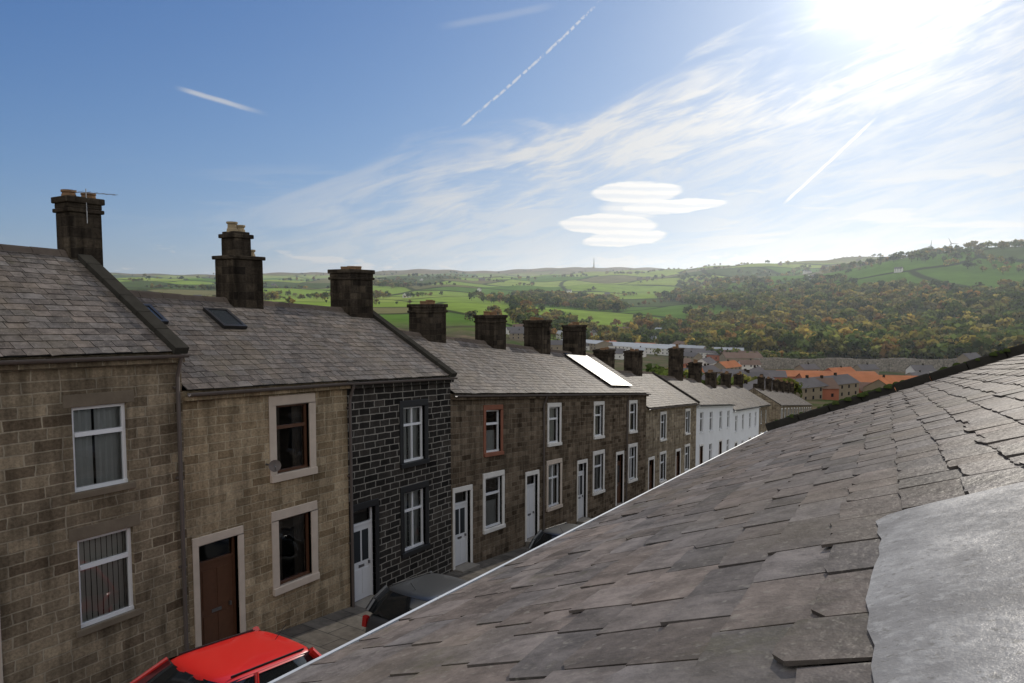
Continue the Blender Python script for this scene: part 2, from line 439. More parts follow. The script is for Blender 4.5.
def house(name, y0, y1, zg0, s, wall, wins=(), doors=(), cope_end=False, cope_start=False, gut=M_gut, pipe=None, gable_out=None, slm=M_slate, tone=1.0):
    tf = lambda x, y, z: (x, y, zg0+z-s*(y-y0))
    org = (XF, y0, g(y0))
    par = empty(name, org)
    H = dict(open=[], sur=MB(tf), frm=MB(tf), gls=MB(tf), cur=MB(tf), stp=MB(tf), wall=wall)
    for w in wins: window(H, *w[0], **w[1])
    for d in doors: door(H, *d[0], **d[1])
    ya, yb = y0+.002, y1-.002
    zbot = -6.4
    mb = MB(tf)
    Y = sorted({ya, yb} | {v for o in H['open'] for v in o[:2]}); Z = sorted({zbot, 0.0} | {v for o in H['open'] for v in o[2:]})
    for a, b2 in zip(Y[:-1], Y[1:]):
        for c, d in zip(Z[:-1], Z[1:]):
            my, mz = (a+b2)/2, (c+d)/2
            if any(o[0] < my < o[1] and o[2] < mz < o[3] for o in H['open']): continue
            mb.poly([(XF, a, c), (XF, b2, c), (XF, b2, d), (XF, a, d)], wall)
    for o in H['open']:
        a, b2, c, d = o; xi = XF-.25
        mb.poly([(XF, a, c), (xi, a, c), (xi, a, d), (XF, a, d)], wall, [(0, c), (.25, c), (.25, d), (0, d)])
        mb.poly([(xi, b2, c), (XF, b2, c), (XF, b2, d), (xi, b2, d)], wall, [(0, c), (.25, c), (.25, d), (0, d)])
        mb.poly([(XF, a, d), (xi, a, d), (xi, b2, d), (XF, b2, d)], wall)
        mb.poly([(xi, a, c), (XF, a, c), (XF, b2, c), (xi, b2, c)], M_step)
    xb = 2*XR-XF
    uvx = lambda q: [(p[0], p[2]) for p in q]
    for yy in (ya, yb):
        q = [(XF, yy, zbot), (XF, yy, 0), (XR, yy, RISE-.03), (xb, yy, 0), (xb, yy, zbot)]
        mb.poly(q, gable_out or wall, uvx(q))
    mb.poly([(xb, ya, zbot), (xb, ya, 0), (xb, yb, 0), (xb, yb, zbot)], wall)
    mb.build('walls', par, org)
    ang = math.atan2(RISE, RUN); SL = math.hypot(RUN, RISE); ca, sa = math.cos(ang), math.sin(ang)
    mb = MB(tf)
    x0r = XF+.15
    e0, e1 = ya, yb
    P = lambda a, u, h: (x0r-u*ca+h*sa, e0+a, .02+u*sa+h*ca)
    PB = lambda a, u, h: (2*XR-(x0r-u*ca+h*sa), e0+a, .02+u*sa+h*ca)
    L = e1-e0
    mb.poly([P(0, 0, -.005), P(L, 0, -.005), P(L, SL, -.005), P(0, SL, -.005)], M_under)
    mb.poly([PB(0, 0, 0), PB(0, SL, 0), PB(L, SL, 0), PB(L, 0, 0)], slm, None, (.8, .8, .8))
    slates(mb, P, L, SL, .20, .34, .19, .014, slm, jit=.007, tint=(.72*tone, 1.28*tone), thick=.011, hue=.09, slip=.02)
    mb.build('roof_slates', par, org)
    mb = MB(tf)
    n = int(L/.45)
    for i in range(n):
        a, b2 = e0+L*i/n, e0+L*(i+1)/n-.012
        zr = .02+RISE; dz = random.uniform(-.008, .012)
        pr = [(XR+.17, zr-.09), (XR+.08, zr+.02), (XR, zr+.055), (XR-.08, zr+.02), (XR-.17, zr-.09)]
        for (xa, za), (xc, zc) in zip(pr[:-1], pr[1:]):
            mb.poly([(xa, a, za+dz), (xa, b2, za+dz), (xc, b2, zc+dz), (xc, a, zc+dz)], M_ridge)
        mb.poly([(x, a, z+dz) for x, z in pr], M_ridge)
    mb.build('ridge_tiles', par, org)
    for flag, yc in ((cope_end, y1-.12), (cope_start, y0+.12)):
        if flag:
            mb = MB(tf)
            hw = .13
            n = 6
            for i in range(n):
                u0, u1 = SL*i/n-.05*(i == 0), SL*(i+1)/n-.01
                for (p0, p1, h0, h1) in ((-hw, hw, -.02, .11),):
                    c = [P(yc-e0+p0, u0, h0), P(yc-e0+p1, u0, h0), P(yc-e0+p1, u1, h0), P(yc-e0+p0, u1, h0)]
                    t = [P(yc-e0+p0, u0, h1), P(yc-e0+p1, u0, h1), P(yc-e0+p1, u1, h1), P(yc-e0+p0, u1, h1)]
                    mb.poly(t, M_cope); mb.poly([c[0], c[1], t[1], t[0]], M_cope); mb.poly([c[1], c[2], t[2], t[1]], M_cope)
                    mb.poly([c[3], c[0], t[0], t[3]], M_cope); mb.poly([c[2], c[3], t[3], t[2]], M_cope)
            mb.build('verge_coping', par, org, bevel=.01)
    mb = MB(tf)
    n = 8; cx, cz, r = x0r+.05, -.03, .06
    for i in range(n):
        a, b2 = math.pi+math.pi*i/n, math.pi+math.pi*(i+1)/n
        for rr in (r, r-.006):
            mb.poly([(cx+rr*math.cos(a), e0, cz+rr*math.sin(a)), (cx+rr*math.cos(a), e1, cz+rr*math.sin(a)),
                     (cx+rr*math.cos(b2), e1, cz+rr*math.sin(b2)), (cx+rr*math.cos(b2), e0, cz+rr*math.sin(b2))], gut)
    mb.box(XF+.002, XF+.13, e0+.01, e1-.01, -.17, -.10, wall)
    mb.build('gutter', par, org)
    if pipe is not None:
        mb = MB(tf)
        mb.tube((XF+.2, pipe, -.08), (XF+.07, pipe, -.42), .035, gut); mb.tube((XF+.07, pipe, -.42), (XF+.07, pipe, -5.4), .035, gut)
        for zz in (-.6, -2.2, -3.8): mb.box(XF+.003, XF+.06, pipe-.06, pipe+.06, zz-.03, zz, gut)
        mb.build('downpipe', par, org)
    for k, nm, bv in (('sur', 'window_surrounds', .008), ('frm', 'window_frames_and_door', 0), ('gls', 'window_glass', 0), ('cur', 'curtains', 0), ('stp', 'doorstep', .01)):
        if H[k].f: H[k].build(nm, par, org, bevel=bv)
    return par, org, tf

W = lambda y0, y1, z1, z0, **k: ((y0, y1, z0, z1), k)
Dr = lambda y0, y1, z1, z0, **k: ((y0, y1, z1, z0), k)

p, o, _ = house('stone_terrace_house', -1.6, 2.8, -.05, .04, M_w1,
    [W(.8, 1.7, -.77, -2.05, surround=None, cur='net'), W(.8, 1.7, -2.95, -4.2, surround=None, cur='blind')], [Dr(-.8, .05, -2.8, -5.0)])
# house 1
p, o, _ = house('stone_terrace_house', 2.8, 7.05, -.76, .04, M_w1,
    [W(5.24, 6.08, -.80, -2.13, surround=None, style='top', cur='net'), W(5.24, 6.10, -2.88, -4.30, surround=None, style='top', cur='blind')],
    [Dr(3.2, 4.05, -2.9, -5.3)], cope_end=True, pipe=6.93)
chimney(p, o, 6.98, .72, 1.96, .6, .5, 2, aerial=True, poth=.16)
# house 2
p, o, tf2 = house('stone_terrace_house', 7.05, 11.1, -1.62, .062, M_w2,
    [W(9.06, 9.94, -.42, -1.84, surround=M_surr, frame=M_wood, cur='dark', style='top', sw=.17),
     W(9.06, 9.94, -2.80, -4.20, surround=M_surr, frame=M_wood, cur='dark', style='plain', sw=.17)],
    [Dr(7.26, 8.09, -2.86, -5.02, surround=M_surr, mat=M_wood, fan=True, sw=.12)], tone=.95)
chimney(p, o, 10.6, -.15, 1.62, .85, .68, 3, two=True, potm=M_potb, poth=.3)
def rooflight(par, org, tf, y0, y1, u0, u1, openf=False):
    ang = math.atan2(RISE, RUN); ca, sa = math.cos(ang), math.sin(ang); x0r = XF+.15
    mb = MB(tf)
    P = lambda y, u, h: (x0r-u*ca+h*sa, y, .02+u*sa+h*ca)
    def bx(a, b2, c, d, h0, h1, m):
        B = [P(a, c, h0), P(b2, c, h0), P(b2, d, h0), P(a, d, h0)]; T = [P(a, c, h1), P(b2, c, h1), P(b2, d, h1), P(a, d, h1)]
        mb.poly(T, m)
        for i in range(4):
            j = (i+1) % 4; mb.poly([B[i], B[j], T[j], T[i]], m)
    t = .07
    bx(y0, y1, u0, u0+t, 0, .09, M_black); bx(y0, y1, u1-t, u1, 0, .09, M_black)
    bx(y0, y0+t, u0+t, u1-t, 0, .088, M_black); bx(y1-t, y1, u0+t, u1-t, 0, .088, M_black)
    bx(y0+t, y1-t, u0+t, u1-t, 0, .07, M_dglass)
    mb.build('rooflight', par, org)
rooflight(p, o, tf2, 9.2, 9.8, 2.2, 3.0)
rooflight(p, o, tf2, 7.6, 8.0, 2.3, 3.0)
mb = MB()   # satellite dish
cx, cy, cz = XF+.26, 8.80, -3.32
n = 14
dd = Vector((.75, -.55, .3)).normalized(); u = dd.orthogonal().normalized(); w = dd.cross(u)
for k in range(3):
    r0, r1 = .12*k/3, .12*(k+1)/3
    for i in range(n):
        a, b2 = 2*math.pi*i/n, 2*math.pi*(i+1)/n
        f = lambda r, t: tuple(Vector((cx, cy, cz))+(u*math.cos(t)+w*math.sin(t))*r+dd*(r*r*1.2))
        mb.poly([f(r0, a), f(r0, b2), f(r1, b2), f(r1, a)], M_gut)
mb.tube((XF, cy, cz), (cx, cy, cz), .02, M_steel); mb.tube((cx, cy, cz-.12), tuple(Vector((cx, cy, cz-.03))+dd*.2), .01, M_steel)
mb.build('satellite_dish', p, o)
# house 3
p, o, _ = house('stone_terrace_house', 11.1, 15.2, -1.88, .073, M_w3,
    [W(13.08, 13.98, -.76, -2.22, surround=M_surrd, style='cross', cur='net', sw=.14), W(13.08, 13.98, -3.0, -4.58, surround=M_surrd, style='cross', cur='net', sw=.14)],
    [Dr(11.22, 11.98, -3.1, -5.38, surround=M_surrd, mat=M_doorw, fan=True, sw=.12, glassy=True)], cope_end=True, pipe=11.0+.12, tone=1.05)
chimney(p, o, 14.45, -.35, .86, .95, .8, 3, poth=.15)
# block 4
cfg = [(M_surrr, M_surrw, 'half', M_doorw), (M_surrw, M_surr, 'net', M_doorw), (M_surrw, M_surrw, 'sides', M_doorw), (M_surrw, M_surrw, 'dark', M_wood)]
chz = [(18.1, -.17), (22.2, -.63), (26.2, -.94), (30.2, -1.3)]
for k in range(4):
    y0 = 15.2+4.35*k; zg = -2.69-.123*4.35*k
    p, o, tf4 = house('stone_terrace_house', y0, y0+4.35, zg, .123, M_w4,
        [W(y0+1.86, y0+2.76, -.52, -1.88, surround=cfg[k][0], cur=cfg[k][2], style='top', sw=.13), W(y0+1.82, y0+2.84, -2.68, -4.30, surround=cfg[k][1], cur=cfg[k][2], style='cross' if k % 2 else 'top', sw=.14)],
        [Dr(y0+.16, y0+.98, -2.9, -5.18-.04*k, surround=M_surrw, mat=cfg[k][3], sw=.10, glassy=k != 1)], pipe=y0+1.35 if k in (1, 3) else None, tone=(1.1, 1.0, 1.15, 1.05)[k])
    yc, zt = chz[k]
    chimney(p, o, yc, zt-1.2, zt, 1.0, .85, 3, poth=.16)
    if k == 3:
        ang = math.atan2(RISE, RUN); ca, sa = math.cos(ang), math.sin(ang); x0r = XF+.15
        mb = MB(tf4)
        P = lambda y, u, h: (x0r-u*ca+h*sa, y, .02+u*sa+h*ca)
        for i in range(3):
            for j in range(2):
                a = y0-.1+i*.95; b2 = a+.93; c = .45+j*1.42; d = c+1.4
                B = [P(a, c, .09), P(b2, c, .09), P(b2, d, .09), P(a, d, .09)]; T = [P(a, c, .13), P(b2, c, .13), P(b2, d, .13), P(a, d, .13)]
                mb.poly(T, M_black)
                for q in range(4):
                    r = (q+1) % 4; mb.poly([B[q], B[r], T[r], T[q]], M_black)
                mb.poly([P(a+.04, c+.04, .133), P(b2-.04, c+.04, .133), P(b2-.04, d-.04, .133), P(a+.04, d-.04, .133)], M_solar)
        mb.build('solar_panels', p, o)
# block 5
for k in range(2):
    y0 = 32.6+5.1*k; zg = -5.62-.112*5.1*k
    p, o, _ = house('stone_terrace_house', y0, y0+5.1, zg, .112, M_w5,
        [W(y0+2.5, y0+3.4, -.45, -1.85, surround=M_surrw, cur='net', sw=.12), W(y0+2.5, y0+3.45, -2.7, -4.2, surround=M_surrw, cur='dark', sw=.12)],
        [Dr(y0+.5, y0+1.35, -2.8, -4.8-.13*k, surround=M_surrw, mat=M_wood, sw=.1)], cope_end=(k == 1))
    chimney(p, o, (34.2, 39)[k], (-4., -4.3)[k], (-2.8, -3.2)[k], 1.05, .85, 3, poth=.12)
for k in range(2):
    y0 = 42.8+5.8*k; zg = -6.9-.135*5.8*k
    p, o, _ = house('white_terrace_house', y0, y0+5.8, zg, .135, M_white,
        [W(y0+1.0, y0+1.9, -.5, -1.85, surround=None, cur='dark'), W(y0+3.7, y0+4.6, -.5, -1.85, surround=None, cur='dark'), W(y0+3.7, y0+4.6, -2.8, -4.2, surround=None, cur='dark')],
        [Dr(y0+1.0, y0+1.85, -2.8, -5.0, surround=M_surrw, mat=M_wood, sw=.1)], gut=M_black)
    chimney(p, o, (48.4, 54.)[k], (-5.6, -6.4)[k], (-3.65, -5.2)[k], 1.05, .85, 3, poth=.3)
for k in range(3):
    y0 = 54.4+6.2*k; zg = -8.95-.115*6.2*k
    p, o, _ = house('white_terrace_house', y0, y0+6.2, zg, .115, M_white if k < 2 else M_w5,
        [W(y0+1.0, y0+1.9, -.5, -1.85, surround=None, cur='dark'), W(y0+3.9, y0+4.8, -.5, -1.85, surround=None, cur='dark'), W(y0+3.9, y0+4.8, -2.8, -4.2, surround=None, cur='dark')],
        [Dr(y0+1.0, y0+1.85, -2.8, -5.0, surround=M_surrw, mat=M_wood, sw=.1)], gut=M_black)
    chimney(p, o, y0+5.2, zg+.2, zg+2.4, 1.0, .8, 3, poth=.3)
for k in range(6):
    y0 = 81+6*k; zg = -12.3-.14*6*k
    p, o, _ = house('stone_terrace_house', y0, y0+6, zg, .14, M_w5, [W(y0+1.0, y0+1.9, -.5, -1.85, surround=M_surrw, cur='dark'), W(y0+3.9, y0+4.8, -.5, -1.85, surround=M_surrw, cur='dark')], [])
    chimney(p, o, y0+5.2, zg+.8, zg+2.6, .9, .7, 3, poth=.3)

# ------------------------------------------------------------------ camera-side terrace
def side_house(name, y0, y1, ze0, s, xe=-2.1, xr=2.4, tanp=.43, fine=True, cope=True):
    tf = lambda x, y, z: (x, y, ze0+z-s*(y-y0))
    org = (xe, y0, g(y0)); par = empty(name, org)
    rise = (xr-xe)*tanp; xw = xe+.25; xb = 2*xr-xw; zb = -7
    mb = MB(tf)
    hw = (xw-xe)*tanp-.08
    ops = []
    yy = y0+.4
    while yy+4 < y1+.3:
        ops += [(yy+.3, yy+1.15, -5.0, -2.9, 'd'), (yy+2.2, yy+3.2, -4.3, -2.8, 'w'), (yy+2.2, yy+3.1, -2.0, -.6, 'w')]
        yy += 4.3
    Ys = sorted({y0+.002, y1-.002} | {v for o in ops for v in o[:2]}); Zs = sorted({zb, hw} | {v for o in ops for v in o[2:4]})
    for a, b2 in zip(Ys[:-1], Ys[1:]):
        for c, d in zip(Zs[:-1], Zs[1:]):
            if any(q[0] < (a+b2)/2 < q[1] and q[2] < (c+d)/2 < q[3] for q in ops): continue
            mb.poly([(xw, a, c), (xw, a, d), (xw, b2, d), (xw, b2, c)], M_w1)
    for yv in (y0+.002, y1-.002):
        q = [(xw, yv, zb), (xw, yv, hw), (xr, yv, rise-.05), (xb, yv, hw), (xb, yv, zb)]
        mb.poly(q, M_w1, [(p[0], p[2]) for p in q])
    mb.poly([(xb, y0, zb), (xb, y1, zb), (xb, y1, hw), (xb, y0, hw)], M_w1)
    mb.build('walls', par, org)
    mb = MB(tf)
    for a, b2, c, d, k in ops:
        mb.box(xw-.03, xw+.1, a-.13, b2+.13, d, d+.16, M_surr)
        if k == 'w': mb.box(xw-.06, xw+.1, a-.13, b2+.13, c-.13, c, M_surr)
        t = .06
        mb.box(xw+.08, xw+.13, a, b2, d-t, d, M_upvc); mb.box(xw+.08, xw+.13, a, a+t, c, d-t, M_upvc); mb.box(xw+.08, xw+.13, b2-t, b2, c, d-t, M_upvc)
        if k == 'w':
            mb.box(xw+.08, xw+.13, a+t, b2-t, c, c+t, M_upvc)
            mb.poly([(xw+.11, a, c), (xw+.11, a, d), (xw+.11, b2, d), (xw+.11, b2, c)], M_glass)
            mb.poly([(xw+.25, a, c), (xw+.25, a, d), (xw+.25, b2, d), (xw+.25, b2, c)], M_curt)
        else: mb.box(xw+.10, xw+.14, a+t, b2-t, c, d-t, M_wood)
    mb.build('windows_and_doors', par, org)
    ang = math.atan(tanp); ca, sa = math.cos(ang), math.sin(ang); SL = (xr-xe)/ca; L = y1-y0-.004
    P = lambda a, u, h: (xe+u*ca-h*sa, y0+.002+a, u*sa+h*ca)
    mb = MB(tf)
    mb.poly([P(0, 0, -.01), P(0, SL, -.01), P(L, SL, -.01), P(L, 0, -.01)], M_under)
    Q = lambda a, u, h: (2*xr-(xe+u*ca-h*sa), y0+.002+a, u*sa+h*ca)
    mb.poly([Q(0, 0, 0), Q(0, SL, 0), Q(L, SL, 0), Q(L, 0, 0)], M_slateF)
    if fine: slates(mb, P, L, SL, .20, .42, .195, .0145, M_slateF, jit=.009, rag=.0028, tint=(.76, 1.26), thick=.010, slip=.07, hue=.10)
    else: slates(mb, P, L, SL, .22, .4, .2, .016, M_slateF, jit=.006)
    mb.build('roof_slates', par, org)
    mb = MB(tf)
    n = int(L/.45)
    for i in range(n):
        a, b2 = y0+L*i/n, y0+L*(i+1)/n-.012; zr = rise+.02
        pr = [(xr+.17, zr-.07), (xr+.08, zr+.02), (xr, zr+.055), (xr-.08, zr+.02), (xr-.17, zr-.07)]
        for (xa, za), (xc, zc) in zip(pr[:-1], pr[1:]):
            mb.poly([(xa, a, za), (xa, b2, za), (xc, b2, zc), (xc, a, zc)], M_ridge)
    mb.build('ridge_tiles', par, org)
    mb = MB(tf); n = 10; cx, cz, r = xe-.03, -.045, .062
    for i in range(n):
        a, b2 = math.pi+math.pi*i/n, math.pi+math.pi*(i+1)/n
        for rr in (r, r-.008):
            mb.poly([(cx+rr*math.cos(a), y0, cz+rr*math.sin(a)), (cx+rr*math.cos(a), y1, cz+rr*math.sin(a)),
                     (cx+rr*math.cos(b2), y1, cz+rr*math.sin(b2)), (cx+rr*math.cos(b2), y0, cz+rr*math.sin(b2))], M_alu)
    mb.box(cx-r-.006, cx-r+.012, y0, y1, cz, cz+.016, M_alu)
    mb.box(xe-.02, xe+.03, y0, y1, -.03, -.012, M_alu)
    mb.build('gutter', par, org)
    if cope:
        mb = MB(tf); n = 8
        for i in range(n):
            u0, u1 = SL*i/n-.06*(i == 0), SL*(i+1)/n-.012
            j = random.uniform(-.012, .012)
            a0, a1, h0, h1 = L-.16, L+.14, -.05, .16+j
            c = [P(a0, u0, h0), P(a1, u0, h0), P(a1, u1, h0), P(a0, u1, h0)]; t = [P(a0, u0, h1), P(a1, u0, h1), P(a1, u1, h1), P(a0, u1, h1)]
            mb.poly(t, M_cope)
            for q in range(4):
                r2 = (q+1) % 4; mb.poly([c[q], c[r2], t[r2], t[q]], M_cope)
        mb.build('verge_coping', par, org, bevel=.02)
    return par, org, tf, P
par, org, tfo, PO = side_house('stone_terrace_house', -6, 14.6, -1.40+.093*6, .093)
side_house('stone_terrace_house', 14.9, 36, -3.6, .13, fine=False, cope=True)
# lead flashing sheet on camera-side roof
m, nt, b = newmat('lead_flashing'); tc = nt.node('ShaderNodeTexCoord').outputs['Object']
f = nt.noise(tc, 2.2, 6, .75); f2 = nt.noise(tc, 26, 4, .75)
c = nt.mix(nt.ss(f, .3, .7), (.25, .24, .23), (.40, .39, .38)); c = nt.mix(nt.M('MULTIPLY', nt.ss(f2, .5, .68), .5), c, (.52, .51, .49))
st = nt.noise(tc, 60, 2, .5); c = nt.mix(nt.M('MULTIPLY', nt.ss(st, .6, .7), .5), c, (.16, .15, .13))
nt.matte(b, c, nt.bump(f2, .5, .006), nt.M('ADD', .02, nt.M('MULTIPLY', nt.ss(f, .4, .7), .06)), .42)
M_lead = m
mb = MB(); ca, sa = math.cos(math.atan(.43)), math.sin(math.atan(.43))
NA, NU = 60, 24
ya0, ya1, xa0, xa1 = -3.0, 2.45, -.01, 1.9
gridp = []
for i in range(NA+1):
    row = []
    for j in range(NU+1):
        y = ya0+(ya1-ya0)*i/NA; x = xa0+(xa1-xa0)*j/NU
        rc = .12; dx = max(0, xa0+rc-x); dy = max(0, y-(ya1-rc))
        if dx > 0 and dy > 0:
            d = math.hypot(dx, dy); k = max(dx, dy)/d; x = xa0+rc-dx*k; y = ya1-rc+dy*k
        y += .05*(x-xa0)*(i/NA)
        e = .020+.0012*math.sin(5*y+2*x)+.0008*math.sin(9*x-3*y)
        x += (.010*math.sin(7*y)+.004*math.sin(31*y) if j == 0 else 0)
        if i == NA or j == 0: e = .013
        z = -1.40+.43*(x+2.1)-.093*y
        row.append((x-e*sa, y, z+e*ca+.004))
    gridp.append(row)
for i in range(NA):
    for j in range(NU):
        mb.poly([gridp[i][j], gridp[i][j+1], gridp[i+1][j+1], gridp[i+1][j]], M_lead)
mb.build('lead_flashing', par, org, smooth=True)
M_moss = plain('moss', (.06, .08, .025), .95, 0, .4, 30, .8)
mb = MB(tfo)
for k in range(70):
    a = 14.6+6-.02+random.uniform(-.14, .1); u = random.gauss(2.0, .5) if k < 40 else random.uniform(0, 4.5)
    x, y, z = PO(a, u, .14); y = a-6
    r = random.uniform(.03, .085)
    mb.lathe(x, y, [(r, z-.02), (r*.9, z+r*.3), (r*.5, z+r*.6), (0.001, z+r*.7)], M_moss, 7)
mb.build('moss', par, org, smooth=True)

# ------------------------------------------------------------------ cars
def car(name, loc, paint, slope, L=3.9, flip=False, Hh=1.45):
    e = empty(name, loc)
    e.rotation_euler = (math.atan(slope), 0, math.pi) if flip else (-math.atan(slope), 0, 0)
    k = L/3.9
    st = [(-1.95, .60, .38, .72), (-1.90, .72, .28, .88), (-1.6, .80, .22, .95), (-1.1, .84, .2, .95), (0, .855, .2, .93), (.85, .85, .2, .93), (1.3, .82, .2, .86), (1.7, .76, .22, .76), (1.9, .68, .28, .66), (1.95, .56, .36, .58)]
    rings = []
    for y, w, zb, zt in st:
        half = [(0, zb), (w*.85, zb), (w*.98, zb+(zt-zb)*.18), (w, zb+(zt-zb)*.5), (w*.985, zb+(zt-zb)*.78), (w*.93, zt-.02), (w*.6, zt+.015), (0, zt+.025)]
        ring = [(x, y*k, z) for x, z in half]+[(-x, y*k, z) for x, z in half[-2:0:-1]]
        rings.append(ring)
    mb = MB(); n = len(rings[0])
    for a, b2 in zip(rings[:-1], rings[1:]):
        for i in range(n):
            j = (i+1) % n
            mb.poly([a[i], b2[i], b2[j], a[j]], paint)
    mb.poly(rings[0], paint); mb.poly(rings[-1][::-1], paint)
    ob = mb.build('body', e, smooth=True)
    sb = ob.modifiers.new('s', 'SUBSURF'); sb.levels = sb.render_levels = 2
    zb, zt = .92, Hh-.04
    def gring(z, ya, yb, w, nn=5):
        return [(-w, ya, z), (-w*.6, ya-.05, z), (0, ya-.07, z), (w*.6, ya-.05, z), (w, ya, z), (w*1.01, ya+(yb-ya)*.33, z), (w*1.01, ya+(yb-ya)*.66, z), (w, yb, z), (w*.6, yb+.07, z), (0, yb+.1, z), (-w*.6, yb+.07, z), (-w, yb, z), (-w*1.01, ya+(yb-ya)*.66, z), (-w*1.01, ya+(yb-ya)*.33, z)]
    R0 = gring(zb, -1.78*k, 1.05*k, .79); R1 = gring((zb+zt)/2, -1.66*k, .62*k, .72); R2 = gring(zt, -1.42*k, .18*k, .61)
    mb = MB()
    for A, B in ((R0, R1), (R1, R2)):
        for i in range(14):
            j = (i+1) % 14; mb.poly([A[i], A[j], B[j], B[i]], M_carglass)
    mb.build('windows', e, smooth=True)
    mb = MB()
    R3 = gring(zt-.02, -1.46*k, .22*k, .635); R4 = gring(zt+.03, -1.40*k, .14*k, .57); R5 = gring(zt+.055, -1.1*k, -.15*k, .34)
    for A, B in ((R3, R4), (R4, R5)):
        for i in range(14):
            j = (i+1) % 14; mb.poly([A[i], A[j], B[j], B[i]], paint)
    mb.poly(R5, paint)
    ob = mb.build('roof', e, smooth=True); sb = ob.modifiers.new('s', 'SUBSURF'); sb.levels = sb.render_levels = 2
    mb = MB()
    def pillar(p, m_, q, w):
        for a, b2 in ((p, m_), (m_, q)):
            mb.tube(a, b2, w, paint, 8)
    for sx in (-1, 1):
        pillar((.79*sx, 1.05*k, zb), (.722*sx, .62*k, (zb+zt)/2), (.615*sx, .19*k, zt), .035)
        pillar((.785*sx, -1.75*k, zb), (.72*sx, -1.63*k, (zb+zt)/2), (.61*sx, -1.40*k, zt), .06)
        pillar((.80*sx, -.28*k, zb), (.73*sx, -.30*k, (zb+zt)/2), (.62*sx, -.34*k, zt), .03)
        mb.box(.84*sx-.09, .84*sx+.09, .72*k, .84*k, .93, 1.05, paint)
        mb.box(.72*sx-.05, .72*sx+.05, -1.92*k, -1.82*k, .66, .86, M_tail)
        mb.box(.58*sx-.14, .58*sx+.14, 1.80*k, 1.93*k, .55, .68, M_lamp)
        mb.box(.862*sx-.006, .862*sx+.006, .40*k, .41*k, .3, .9, M_black)
        mb.box(.862*sx-.006, .862*sx+.006, -.32*k, -.31*k, .3, .9, M_black)
        mb.box(.865*sx-.015, .865*sx+.015, -.22*k, -.05*k, .76, .79, M_black)
        mb.box(.56*sx-.008, .56*sx+.008, -1.3*k, .05*k, zt+.022, zt+.05, M_black)
    mb.box(-.45, .45, 1.88*k, 1.975*k, .34, .46, M_black); mb.box(-.26, .26, -1.985*k, -1.95*k, .45, .56, M_plate)
    mb.tube((0, -1.25*k, zt+.04), (0, -1.45*k, zt+.22), .006, M_black, 6)
    mb.build('trim', e, bevel=.01)
    mb = MB()
    for sx in (-1, 1):
        for yy in (-1.22*k, 1.25*k):
            nn = 24
            prof = [(.08, .02), (.20, .03), (.215, .0), (.22, -.0), (.29, .0), (.31, -.03), (.31, -.17), (.28, -.19), (.1, -.19)]
            for (r0, d0), (r1, d1) in zip(prof[:-1], prof[1:]):
                mt = M_alloy if r1 <= .22 else M_tyre
                for i in range(nn):
                    a, b2 = 2*math.pi*i/nn, 2*math.pi*(i+1)/nn
                    if mt is M_alloy and r0 < .1 and i % 5 in (0, 1): mt2 = M_black
                    else: mt2 = mt
                    X = .865*sx
                    f = lambda r, d, t: (X+sx*d, yy+r*math.cos(t), .30+r*math.sin(t))
                    mb.poly([f(r0, d0, a), f(r0, d0, b2), f(r1, d1, b2), f(r1, d1, a)], mt2)
            for i in range(nn):
                a, b2 = 2*math.pi*i/nn, 2*math.pi*(i+1)/nn
                f = lambda r, t: (.858*sx, yy+r*math.cos(t), .32+r*math.sin(t))
                if .32+.36*math.sin(a) > .15: mb.poly([f(0.01, a), f(0.01, b2), f(.36, b2), f(.36, a)], M_black)
    mb.build('wheels', e)
    return e
def paintmat(name, col, metal=0, rough=.3):
    m, nt, b = newmat(name); tc = nt.node('ShaderNodeTexCoord').outputs['Object']
    f = nt.noise(tc, 3, 3, .6); c = nt.mix(f, tuple(x*.9 for x in col), col)
    nt.l.new(c, b.inputs['Base Color']); b.inputs['Metallic'].default_value = metal; b.inputs['Roughness'].default_value = rough
    b.inputs['Coat Weight'].default_value = .5; b.inputs['Coat Roughness'].default_value = .06
    return m
M_red = paintmat('red_car_paint', (.58, .016, .012)); M_grey = paintmat('grey_car_paint', (.07, .075, .08), .5, .35)
m, nt, b = newmat('car_glass'); b.inputs['Base Color'].default_value = (.012, .014, .015, 1); b.inputs['Roughness'].default_value = .06; b.inputs['Specular IOR Level'].default_value = .7; M_carglass = m
M_tail = plain('tail_lamp', (.35, .01, .01), .2); M_lamp = plain('head_lamp', (.6, .6, .6), .1, .5); M_plate = plain('number_plate', (.6, .5, .05), .5)
M_alloy = plain('alloy_wheel', (.4, .4, .42), .3, .8); M_tyre = plain('tyre', (.02, .02, .02), .8)
car('parked_car', (-7.95, 5.2, g(5.2)-.115), M_red, .162, L=3.6, flip=True, Hh=1.42)
car('parked_car', (-8.0, 10.95, g(10.95)-.115), M_grey, .162, L=3.6, Hh=1.38)
car('parked_car', (-8.15, 18.2, g(18.2)-.115), M_grey, .162, L=4.2)

